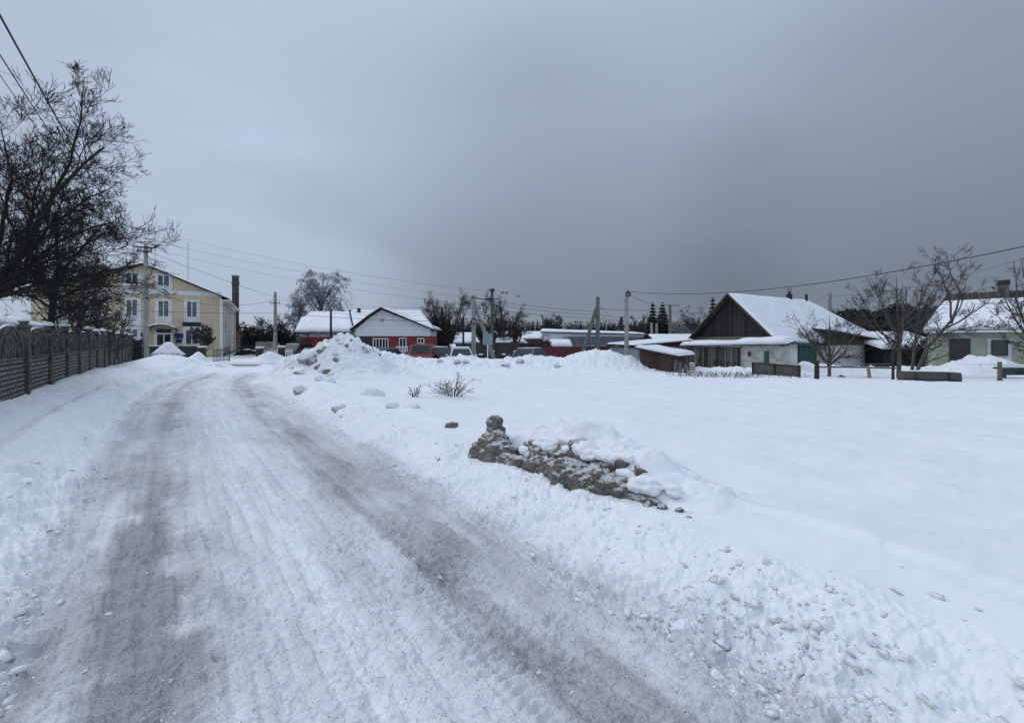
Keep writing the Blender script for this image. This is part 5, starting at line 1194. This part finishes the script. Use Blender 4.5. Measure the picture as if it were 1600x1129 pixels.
bare_tree('garden_tree', 'strongly leaning bare tree reaching over the snowy roof of the green house', limbs, [lv(9, .15, .98, 40, .40, 6, .07, .10, .42, .35), lv(6, .15, 1, 40, .52, 6, .05, .12, .5, .45), lv(3, .1, 1, 38, .7, 5, .04, .12, .6, .6)], 64, GT, 'tree', BARK2, TWIG2, 7, .007, b, 1)
D = 18.5; b = place(1640, D, -.1)
limbs = [([b, P(1625, 560, D), P(1612, 530, D)], .09, .07), (pix([(1612, 530), (1585, 500), (1570, 470), (1560, 450)], D), .05, .01), (pix([(1610, 535), (1590, 470), (1592, 440), (1585, 410)], D), .05, .01), (pix([(1612, 528), (1610, 480), (1606, 430), (1600, 400)], D), .04, .01), (pix([(1612, 545), (1590, 520), (1565, 500), (1555, 490)], D), .035, .008), (pix([(1620, 555), (1595, 540), (1570, 530)], D), .03, .008)]
bare_tree('garden_tree', 'bare tree cut by the right edge of the view before the green house', limbs, [lv(9, .15, .98, 40, .40, 6, .07, .10, .42, .35), lv(6, .15, 1, 40, .52, 6, .05, .12, .5, .45), lv(3, .1, 1, 38, .7, 5, .04, .12, .6, .6)], 65, GT, 'tree', BARK2, TWIG2, 7, .006, b, 1)
auto_tree('bare_bush', 'dark tangled bush in front of the dark green shed', 1430, 30, 520, 70, 66, BARK, TWIG2, None, (11, 7, 4), .1, 10, rmin=.012, r0=.07)
# posts, rail and mesh
def stake(label, px, D, yt, yb, r_, m, lean=0, name='fence_post'):
    a = P(px, yb, D); t = P(px + lean, yt, D); q = MB(); L = t - a; q.tube([Vector((0, 0, -.3)), L * .5 + Vector((.012, 0, 0)), L], [r_ * 1.1, r_, r_ * .9], 7)
    o = q.build(name, m, None, .006); o.location = a; return tag(o, label, 'post', 'posts of the garden fence at the right')
stake('thick dark weathered post left of the small garden tree', 1276, 19.0, 563, 596, .095, WOODD)
stake('leaning orange-brown post in front of the white annex', 1360, 19.5, 572, 598, .07, mat('fresh_wood', (.30, .19, .11), .8, .3, 4), -4)
stake('slim tall dark post beside the grey log', 1395, 18.2, 548, 600, .05, WOODD)
stake('weathered grey post right of the grey log', 1562, 17.2, 565, 606, .075, WOODG)
# mesh fence
def mesh_fence(label, pa, pb, Da, Db, h):
    a = place(pa, Da); b = place(pb, Db); L = (b - a).length; u = (b - a) / L; q = MB(); st = .12
    c = np.arange(0, L, st)
    for x in c:
        for s_ in (1, -1):
            x2 = x + s_ * h
            if 0 <= x2 <= L: q.tube([a + u * x, a + u * x2 + Vector((0, 0, h))], .0022, 3, False)
    q.tube([a + Vector((0, 0, h)), b + Vector((0, 0, h))], .006, 4, False); o = q.build('mesh_fence', mat('galvanised_wire', (.25, .26, .27), .5, .2, 3)); return tag(o, label, 'fence', 'chain-link fences at the right')
mesh_fence('chain-link mesh between the weathered posts left of the log', 1276, 1395, 19.0, 18.3, .62)
mesh_fence('chain-link mesh right of the log toward the right edge', 1498, 1600, 17.6, 17.0, .62)
q = MB(); q.tube([P(1280, 573, 21.5), P(1340, 573.5, 21.3), P(1400, 575, 20.8)], .045, 6); tag(q.build('fence_rail', WOODG), 'long horizontal grey rail before the white annex', 'rail')
# log trough
def log():
    a = P(1406, 590.5, 17.6); b = P(1497, 591, 17.0); L = (b - a).length; u = (b - a).normalized(); r = thing('timber_trough', 'big grey timber trough lying on the snow at the foot of the garden trees', 'trough', a, math.atan2(u.y, u.x))
    m = stripes('grey_trough_boards', (.05, .048, .045), (.085, .08, .074), .24, 'z', .9, .02, .93)
    out_ = [(0, -.22, -.28), (0, .22, -.28), (0, .30, .05), (0, .24, .26), (0, -.24, .26), (0, -.30, .05)]
    MB().prism(out_, (0, 0, 0), (L, 0, 0)).build('body', m, r, .03)
    q = MB(); [q.prism([(0, y * 1.04, z * 1.04) for (_, y, z) in out_], (x, 0, 0), (x + .09, 0, 0)) for x in (.35, L * .75)]; q.build('strap', WOODD, r, .01)
    MB().box(.1, L - .5, -.14, .2, .262, .31).build('snow_cap', SNOW, r, .03, seg=3); MB().tube([(L + .02, -.1, -.25), (L + .45, -.12, -.24)], .03, 5).build('stick', WOODD, r)
log()
# green bench / trough with snow at the right edge
q = thing('green_bench', 'low dark green bench topped with snow at the right edge', 'bench', P(1570, 590, 19.5)); MB().box(0, 2.3, -.03, .03, .12, .42).build('front_board', mat('bench_green', (.015, .05, .035), .7, .3, 3), q); MB().box(0, 2.3, .032, .5, .36, .42).build('seat', mat('bench_green', (.015, .05, .035)), q); MB().box(.02, 2.28, -.02, .48, .422, .55).build('snow_cap', SNOW, q, .04)
qq = MB(); [qq.box(x, x + .08, .1, .18, -.4, .36) for x in (.1, 2.1)]; qq.build('leg', WOODD, q)
# stump-like bent thing
q = MB(); q.tube([P(1308, 591, 20), P(1314, 588, 20), P(1319, 590, 20), P(1321, 596, 20)], [.05, .09, .07, .04], 7); tag(q.build('broken_branch', BARK2, smooth=True), 'short bent piece of dark branch lying in snow under the small garden tree', 'branch')

# left roof behind the fence
gabled('left_cottage', 'dark cottage with a snowy roof half hidden behind the trees at the far left', -111, 777, 11, 501, 466, 6, mat('brown_wall', (.06, .055, .05)), rz=R(126.9), zb=-.1, snow=.2)

# ------------------------------------------------------------------ birds
def bird(label, px, py, D, sp, rz):
    p = P(px, py, D); r = thing('flying_bird', label, 'bird', p, rz, 'black birds over the insulator pole')
    q = MB(); q.tube([(0, -.2, .0), (0, -.12, .02), (0, 0, .02), (0, .14, 0), (0, .26, 0)], [.012, .05, .06, .035, .045], 7); q.add([(-.02, -.08, .03), (.02, -.08, .03), (sp, -.02, .16), (sp * .95, .1, .14), (.03, .1, .03), (-.03, .1, .03), (-sp * .95, .1, .14), (-sp, -.02, .16)], [(1, 2, 3, 4), (0, 5, 6, 7)])
    q.build('body', WIREM, r)
bird('bird in flight, left of the two nearest the insulator pole top', 764.5, 453, 38, .30, 0); bird('bird sitting right on top of the insulator pole', 770, 453.5, 37.9, .12, 1)
bird('bird in flight right of the pole, left one of a close pair', 786, 457.5, 40, .28, .5); bird('bird in flight right of the pole, right one of a close pair', 790.5, 458, 40, .30, -.3)
bird('lone bird farthest to the right of the insulator pole', 811, 463, 40, .34, .2)

# ------------------------------------------------------------------ snow piles and clods
def clod_mesh(rng, size, sub=4, planes=16, nf=.10, flat=1.0):
    bm = bmesh.new(); bmesh.ops.create_icosphere(bm, subdivisions=sub, radius=1)
    V = np.array([v_.co[:] for v_ in bm.verts]); Fc = np.array([[v_.index for v_ in f.verts] for f in bm.faces]); bm.free()
    n = rng.normal(size=(planes, 3)); n /= np.linalg.norm(n, axis=1, keepdims=True); d = rng.uniform(.62, 1.0, planes)
    dots = np.maximum(V @ n.T, 1e-3); r = np.minimum((d[None] / dots), 1.25); r = -np.log(np.exp(-r * 14).sum(1)) / 14
    o = rng.uniform(0, 50); q = V * 2.6 + o
    ns = fbm(q[:, 0] + q[:, 2] * .7, q[:, 1] - q[:, 2] * .6, 4, 7) * nf * 2 + np.abs(fbm(q[:, 0] * 2.5 + q[:, 2], q[:, 1] * 2.5 + q[:, 2] * 1.7, 3, 9)) * nf * 1.6
    q2 = q * 3.5; ns = ns + fbm(q2[:, 0] + q2[:, 2] * .6, q2[:, 1] - q2[:, 2] * .7, 3, 19) * nf * 1.5
    V = V * (np.clip(r, .3, 1.3) + ns)[:, None]; return V * np.array(size)[None], Fc
def add_clods(root, lst, m, seed, name='clod', sub=4):
    rng = np.random.default_rng(seed); b = np.array(root.location) if root else np.zeros(3); out_ = []
    for (pos, size) in lst:
        V, Fc = clod_mesh(rng, size, sub); a = rng.uniform(0, 6.28); c, s_ = math.cos(a), math.sin(a); V[:, :2] = V[:, :2] @ np.array([[c, s_], [-s_, c]])
        o = mesh_np(name, V, Fc, m, root, True); o.location = Vector(pos) - Vector(b); out_.append(o)
    return out_
# big ploughed heap, centre left
def big_pile():
    c = (X(531, 18.6), 18.6); nx, ny = 260, 200
    U, W = np.meshgrid(np.linspace(-4.4, 4.4, nx), np.linspace(-3.0, 3.0, ny)); x = c[0] + U; y = c[1] + W
    base = Hsm(x.ravel(), y.ravel())[0].reshape(x.shape)
    px = CX + F * x / y
    prof = np.interp(px, [370, 400, 430, 455, 475, 495, 510, 522, 540, 556, 566, 580, 592, 605, 625, 645, 670, 690], [0, .12, .35, .62, .98, 1.22, 1.5, 1.66, 1.62, 1.42, 1.2, 1.12, 1.0, .68, .42, .25, .08, 0])
    cross = np.where(W < 0, np.clip(1 + W / 2.5, 0, 1) ** 1.15, np.clip(1 - W / 2.4, 0, 1)); cross = ss(0, 1, cross) * .5 + cross * .5
    n1 = fbm(x * 1.3, y * 1.3, 4, 3); f1, f2, idv = worley(x * 1.5 + n1, y * 1.5, 4); g1, g2, gi = worley(x * 3.6 + n1, y * 3.6, 6)
    hh = prof * cross; add = hh * (1 + .55 * n1) + ss(.05, .5, hh) * (.42 * np.minimum(.3, np.maximum(0, .6 - f1 + n1)) * (idv > .35) + .30 * np.minimum(.25, np.maximum(0, .55 - g1 + n1)) * (gi > .4) + .16 * fbm(x * 6, y * 6, 4, 5))
    z = base + add * 1.0 - .10 + .06 * ss(0, .15, hh)
    e = np.minimum(np.minimum(U + 4.4, 4.4 - U), np.minimum(W + 3, 3 - W)); z -= .4 * (1 - ss(0, .3, e))
    V = np.stack([x - c[0], y - c[1], z], -1).reshape(-1, 3); i0 = (np.arange(ny - 1)[:, None] * nx + np.arange(nx - 1)[None]).ravel(); q = np.stack([i0, i0 + 1, i0 + nx + 1, i0 + nx], 1)
    r = thing('snow_pile', 'largest ploughed snow heap, rising before the red building', 'snow pile', (c[0], c[1], 0))
    mesh_np('snow_mass', V, q, SNOW, r, True)
    def zat(px_, py_):   # where the view ray meets the heap surface
        for D_ in np.arange(14.5, 20, .05):
            p = P(px_, py_, D_); iu = int((p.x - c[0] + 4.4) / 8.8 * (nx - 1)); iw = int((D_ - c[1] + 3.0) / 6 * (ny - 1))
            if 0 <= iu < nx and 0 <= iw < ny and z[iw, iu] > p.z: return p
        return P(px_, py_, 18.6)
    L = [(478, 560, .34), (486, 566, .26), (492, 554, .30), (500, 551, .24), (503, 580, .17), (511, 583, .2), (516, 586, .2), (497, 573, .16), (523, 553, .14), (524, 562, .13), (533, 536, .13), (541, 541, .14), (546, 546, .12), (462, 584, .16), (472, 582, .2), (447, 588, .13),
         (577, 545, .2), (570, 543, .13), (583, 548, .12), (556, 548, .1), (515, 534, .12), (594, 555, .1), (455, 575, .13), (507, 544, .12), (530, 530, .15), (548, 531, .1)]
    rng = np.random.default_rng(5)
    add_clods(r, [(zat(a, b_) + Vector((0, s * .1, -s * .1)), (s * 1.1, s * .9, s * .8)) for a, b_, s in L[::2]], CHUNK, 12); add_clods(r, [(zat(a, b_) + Vector((0, s * .1, -s * .1)), (s * 1.0, s * .9, s * .9)) for a, b_, s in L[1::2]], DSNOW, 13)
big_pile()
# dirty heap beside the road
def dirty_heap():
    A = Vector((-.42, 5.72, 0)); B = Vector((1.42, 3.52, 0)); u = (B - A).normalized(); n = Vector((u.y, -u.x, 0)); n = -n if n.x < 0 else n   # n points away from the road
    L = (B - A).length; r = thing('dirty_snow_heap', 'long heap of muddy brown ploughed snow beside the road', 'snow heap', (A.x, A.y, 0), math.atan2(u.y, u.x))
    # local: x along, y across (positive to the left of u); away-from-road side
    sgn = 1 if Vector((-u.y, u.x, 0)).dot(n) > 0 else -1
    nx, ny = 300, 180; U, W = np.meshgrid(np.linspace(-.5, L + .7, nx), np.linspace(-.42, 1.35, ny))
    gx = A.x + u.x * U + n.x * W; gy = A.y + u.y * U + n.y * W
    base = Hsm(gx.ravel(), gy.ravel())[0].reshape(gx.shape)
    crest = np.interp(U, [-.5, -.1, .1, .3, .5, .9, 1.3, 1.7, 2.0, 2.3, 2.7, 3.1, 3.5], [0, .05, .22, .29, .34, .43, .47, .44, .40, .30, .15, .05, 0])
    wob = .10 * fbm(U * 2.2, U * 0, 3, 3); t = W - wob
    pr = np.where(t < .46, ss(.07, .44, t), 1 - ss(.50, 1.28, t)); n1 = fbm(gx * 4, gy * 4, 4, 12); f1, f2, idv = worley(U * 4.2 + n1, W * 4.2, 14)
    z = base - .02 + crest * pr * (1 + .45 * n1) + pr * ss(.02, .15, crest) * (.05 * n1 + .16 * np.maximum(0, .55 - f1) * (idv > .5) * (t < .7)) + .006 * fbm(gx * 25, gy * 25, 3, 15)
    e = np.minimum(np.minimum(U + .5, L + .7 - U), np.minimum(W + .42, 1.35 - W)); z -= .12 * (1 - ss(0, .18, e))
    V = np.stack([U, W * sgn, z], -1).reshape(-1, 3); i0 = (np.arange(ny - 1)[:, None] * nx + np.arange(nx - 1)[None]).ravel(); q = np.stack([i0, i0 + 1, i0 + nx + 1, i0 + nx], 1)
    if sgn < 0: q = q[:, ::-1]
    o = mesh_np('snow_cap', V, q, SNOW, r, True)
    rng = np.random.default_rng(77); lst = []
    def put(x, w_, z_, s, fl=(1, 1, 1)): lst.append(((x, w_ * sgn, z_), (s * fl[0], s * fl[1], s * fl[2])))
    # left cone of mud with its nodding column
    gz = .14
    for (x, w_, z_, s) in ((.02, .02, gz + .0, .15), (.14, .10, gz + .06, .17), (.28, .06, gz + .05, .18), (.40, .02, gz + .02, .14), (-.08, .05, gz - .03, .11), (.52, .0, gz + .02, .12), (.20, .14, gz + .16, .13), (.13, .02, gz - .03, .12), (.33, -.05, gz - .03, .10), (.25, .12, gz + .14, .15), (.10, .0, gz + .03, .15), (.36, .04, gz + .06, .16), (.48, .03, gz + .06, .15), (.22, .06, gz + .16, .16), (-.02, .06, gz + .03, .13), (.32, .1, gz + .15, .13)): put(x, w_, z_, s * 1.15)
    for (x, w_, z_, s) in ((.22, .12, gz + .22, .10), (.18, .13, gz + .29, .085), (.14, .14, gz + .35, .085), (.13, .14, gz + .41, .075), (.19, .14, gz + .435, .065)): put(x, w_, z_, s * 1.3, (1.15, .9, 1.0))
    # middle and right face: broken slabs stacked against the snow
    for i in range(120):
        x = rng.uniform(.55, 2.42); v_ = rng.uniform(0, 1) ** 1.1
        env = np.interp(x, [.55, .75, 1.0, 1.5, 2.1, 2.45], [.55, .75, .8, 1, .75, .25])
        low = (.5 + .5 * v_) if x < .95 else v_
        put(x, .02 + .33 * low, gz - .02 + .36 * env * low + rng.uniform(-.02, .02), rng.uniform(.05, .115) * (.6 + .5 * env), (rng.uniform(1., 1.6), .9, rng.uniform(.7, 1.)))
    for (x, w_, z_, s) in ((.66, .02, gz + .03, .13), (.82, .0, gz + .06, .12), (1.05, .02, gz + .07, .15), (1.28, .0, gz + .09, .17), (1.55, .0, gz + .11, .20), (1.80, .0, gz + .10, .19), (2.0, .02, gz + .06, .14), (2.12, .06, gz + .05, .11), (2.08, .2, gz + .16, .10), (1.3, .75, gz + .30, .09), (1.95, .6, gz + .22, .05)): put(x, w_, z_, s)
    for (x, w_, s) in ((2.52, .1, .045), (2.66, .12, .04), (2.78, .05, .028), (2.4, .05, .04)): put(x, w_, gz + .03 + s * .2, s)
    big = []
    for (pos, size) in lst:
        bigq = max(size) > .062 and pos[0] < 2.42
        Vc, Fc = clod_mesh(rng, size, 4, 12, .10); a = rng.uniform(0, 6.28); c, s_ = math.cos(a), math.sin(a); Vc[:, :2] = Vc[:, :2] @ np.array([[c, s_], [-s_, c]])
        if bigq: big.append((Vc + np.array(pos)[None], Fc)); continue
        o = mesh_np('muddy_clod', Vc, Fc, DSNOW, r, True); o.location = pos
    o = mesh_np('muddy_face', *join_np(big), DSNOW, r, True)
    wl = []
    for i in range(52):
        x = rng.uniform(.45, 2.75); env = np.interp(x, [.45, .8, 1.3, 2.1, 2.45, 2.75], [.55, .75, 1, .85, .5, .15]); w_ = rng.uniform(.09, .50); s = rng.uniform(.05, .12) * (.5 + .5 * env)
        Vc, Fc = clod_mesh(rng, (s * 1.5, s * 1.1, s * .7), 4, 10, .09); wl.append((Vc + np.array((x, w_ * sgn, gz + (.08 + .26 * ss(.05, .30, w_)) * env + rng.uniform(-.02, .03)))[None], Fc))
    ow = mesh_np('snow_lumps', *join_np(wl), SNOW, r, True); mw = ow.modifiers.new('fuse', 'REMESH'); mw.mode = 'VOXEL'; mw.voxel_size = .012; mw.use_smooth_shade = True
    tx = bpy.data.textures.new('soft', 'CLOUDS'); tx.noise_scale = .07; dm = ow.modifiers.new('soft', 'DISPLACE'); dm.texture = tx; dm.strength = .04; dm.texture_coords = 'LOCAL'
    md = o.modifiers.new('fuse', 'REMESH'); md.mode = 'VOXEL'; md.voxel_size = .011; md.use_smooth_shade = True
    for nm, sz, st_ in (('lumps', .16, .07), ('crumbs', .045, .030), ('grit', .018, .012)):
        tx = bpy.data.textures.new(nm, 'CLOUDS'); tx.noise_scale = sz; tx.noise_depth = 3; dm = o.modifiers.new(nm, 'DISPLACE'); dm.texture = tx; dm.strength = st_; dm.texture_coords = 'LOCAL'; dm.mid_level = .5
dirty_heap()
# separate chunks thrown up beside the road
CHK = [(470, 624, 12.3, .16, 'small dark-tipped snow chunk at the road edge before the big heap', 1), (500, 609, 14.0, .22, 'rounded snow chunk between the road and the big heap', 0), (516, 612, 13.6, .24, 'pale snow chunk right of the rounded one before the big heap', 0),
       (532, 660, 9.3, .13, 'grey pointed snow chunk standing alone beside the right wheel track', 1), (585, 632, 11.0, .34, 'large pale block of snow left of the bare shrubs', 0), (612, 652, 9.4, .17, 'low pale snow lump right of the grey pointed chunk', 0), (645, 655, 9.2, .20, 'broad flat snow lump below the small bare shrub', 0),
       (707, 685, 7.3, .09, 'small black-faced clod left of the dirty heap', 2), (595, 576, 21.0, .3, 'dark clod in the field right of the big heap, left of three', 2), (622, 575, 21.5, .32, 'dark clod in the field right of the big heap, middle of three', 2), (634, 576, 21.3, .22, 'dark clod in the field right of the big heap, right of three', 2),
       (605, 548, 23.3, .34, 'snow lump on the bank below the dark green car', 1), (870, 570, 24.5, .16, 'small grey snow lump at the foot of the long bank', 1), (715, 560, 24.9, .18, 'small grey lump on the bank below the silver car', 1), (728, 561, 24.9, .16, 'small grey lump right beside the one below the silver car', 1),
       (812, 562, 24.9, .22, 'grey snow lump on the bank below the dark grey car', 1), (790, 566, 24.5, .22, 'flat grey snow lump left of the dark grey car', 1), (688, 557, 25.2, .16, 'snow lump on the bank below the black car', 1), (1065, 945, 2.52, .055, 'small broken slab of snow in the ploughed strip, near right', 0), (1330, 1085, 1.93, .03, 'little snow crumb near the lower right corner', 0)]
for i, (px, py, D, s, lab, k) in enumerate(CHK):
    rng = np.random.default_rng(100 + i); s *= (.72 if k == 0 and D > 4 else 1); V, Fc = clod_mesh(rng, (s * 1.15, s * .8, s * .85), 5, 11, .17); p = place(px, D, s * .25 if D > 4 else 0)
    o = mesh_np('snow_chunk', V, Fc, (SNOW, CHUNK, DSNOW)[k], None, True); o.location = p; tag(o, lab, 'snow chunk', 'lumps thrown up by the plough')

def rubble():
    rng = np.random.default_rng(17); bm = bmesh.new(); bmesh.ops.create_icosphere(bm, subdivisions=1, radius=1); B = np.array([v_.co[:] for v_ in bm.verts]); Fb = np.array([[v_.index for v_ in f.verts] for f in bm.faces]); bm.free()
    n = 60000; y = 1 / rng.uniform(1 / 16, 1 / 1.2, n); px = rng.uniform(-60, 1660, n); x = (px - CX) / F * y; s_, al = road_s(x, y)
    rd = np.abs(s_); pr = np.where(s_ > 0, G(s_ - 1.75, .42), G(s_ + 1.55, .30)) * (.25 + 1.2 * ss(-.08, .15, fbm(x * 1.2, y * 1.2, 3, 201))) + .05 * (rd < 1.5)
    k = rng.random(n) < pr * .14; x, y, s_ = x[k], y[k], s_[k]; n = len(x)
    sz = np.clip(.008 * np.exp(rng.exponential(.58, n)), .004, .034) * np.where(np.abs(s_) < 1.3, .5, 1) * np.where(y > 7, 1.25, 1)
    z = Hfull(x, y)[0] + sz * .12
    sc_ = sz[:, None] * rng.uniform(.55, 1.25, (n, 3)); sc_[:, 2] *= .6; V = B[None] * sc_[:, None, :] * (1 + rng.normal(size=(n, len(B), 1)) * .27)
    a = rng.uniform(0, 6.28, n); c, d = np.cos(a)[:, None], np.sin(a)[:, None]; tl = rng.uniform(-.5, .5, (n, 1))
    X_ = V[..., 0] * c - V[..., 1] * d; Y_ = V[..., 0] * d + V[..., 1] * c; Z_ = V[..., 2] + X_ * tl
    V = np.stack([X_ + x[:, None], Y_ + y[:, None], Z_ + z[:, None]], -1).reshape(-1, 3); q = (Fb[None] + (np.arange(n) * len(B))[:, None, None]).reshape(-1, 3)
    o = mesh_np('snow_crumbs', V, q, mat('crumb_snow', (.79, .80, .81), .7, .25, 30, .3, 120)); tag(o, 'crumbs of broken snow strewn along both road edges', 'snow crumbs', kind='stuff')
rubble()

# ------------------------------------------------------------------ bare shrubs in the field and dry stems
def shrub(label, px, D, wpx, hpx, seed, n=14):
    b = place(px, D, -.05); rng = random.Random(seed); w_ = wpx / 2 / F * D; h = hpx / F * D; limbs = []
    for i in range(n):
        a = 2 * math.pi * i / n + rng.uniform(-.3, .3); f = rng.uniform(.35, 1); hh = h * rng.uniform(.5, 1) * (1.15 - .5 * f)
        limbs.append(([b + Vector((math.cos(a) * .05, math.sin(a) * .05, 0)), b + Vector((math.cos(a) * w_ * f * .5, math.sin(a) * w_ * f * .5, hh * .55)), b + Vector((math.cos(a) * w_ * f, math.sin(a) * w_ * f, hh))], .009, .004))
    return bare_tree('bare_shrub', label, limbs, [lv(6, .2, .95, 40, .42, 6, .04, .12, .6, .5), lv(2.5, .2, 1, 38, .45, 4, .02, .15, .8, .6)], seed, 'leafless shrubs in the snow field', 'shrub', TWIG2, TWIG2, 5, .0032, b, 1)
shrub('wide leafless shrub standing alone in the snow field', 708, 11.3, 90, 48, 71, 16); shrub('small upright leafless shrub left of the wide one', 649, 11.0, 26, 34, 72, 7); shrub('tiny twig sprig at the far left of the three shrubs', 626, 10.9, 12, 9, 73, 3)
def stems():
    rng = np.random.default_rng(9); n = 420; px = np.concatenate([rng.normal(1085, 22, 120), rng.normal(1150, 35, 180), rng.uniform(1050, 1260, 90), rng.normal(1235, 10, 30)])
    Dd = rng.uniform(18.5, 22.5, n); x = (px - CX) / F * Dd; z = Hsm(x, Dd)[0] - .03; h = rng.uniform(.06, .34, n); p = np.empty((n, 4, 3)); lx = rng.normal(size=(n, 2)) * .09
    for j, f in enumerate((0, .4, .75, 1.)): p[:, j] = np.stack([x + lx[:, 0] * f, Dd + lx[:, 1] * f, z + h * f * (1 - .15 * f)], 1)
    k1, k2 = children(rng, p, np.full((n, 4), .006), 3, .3, 1, 45, .4, 3, .02, .1, .8)
    o = mesh_np('dry_weeds', *join_np([tubes_np(p, np.full((n, 4), .006), 3), tubes_np(k1, k2, 3)]), TWIG2); tag(o, 'sparse dry weed stems poking through the snow before the sheds', 'weeds', kind='stuff')
stems()
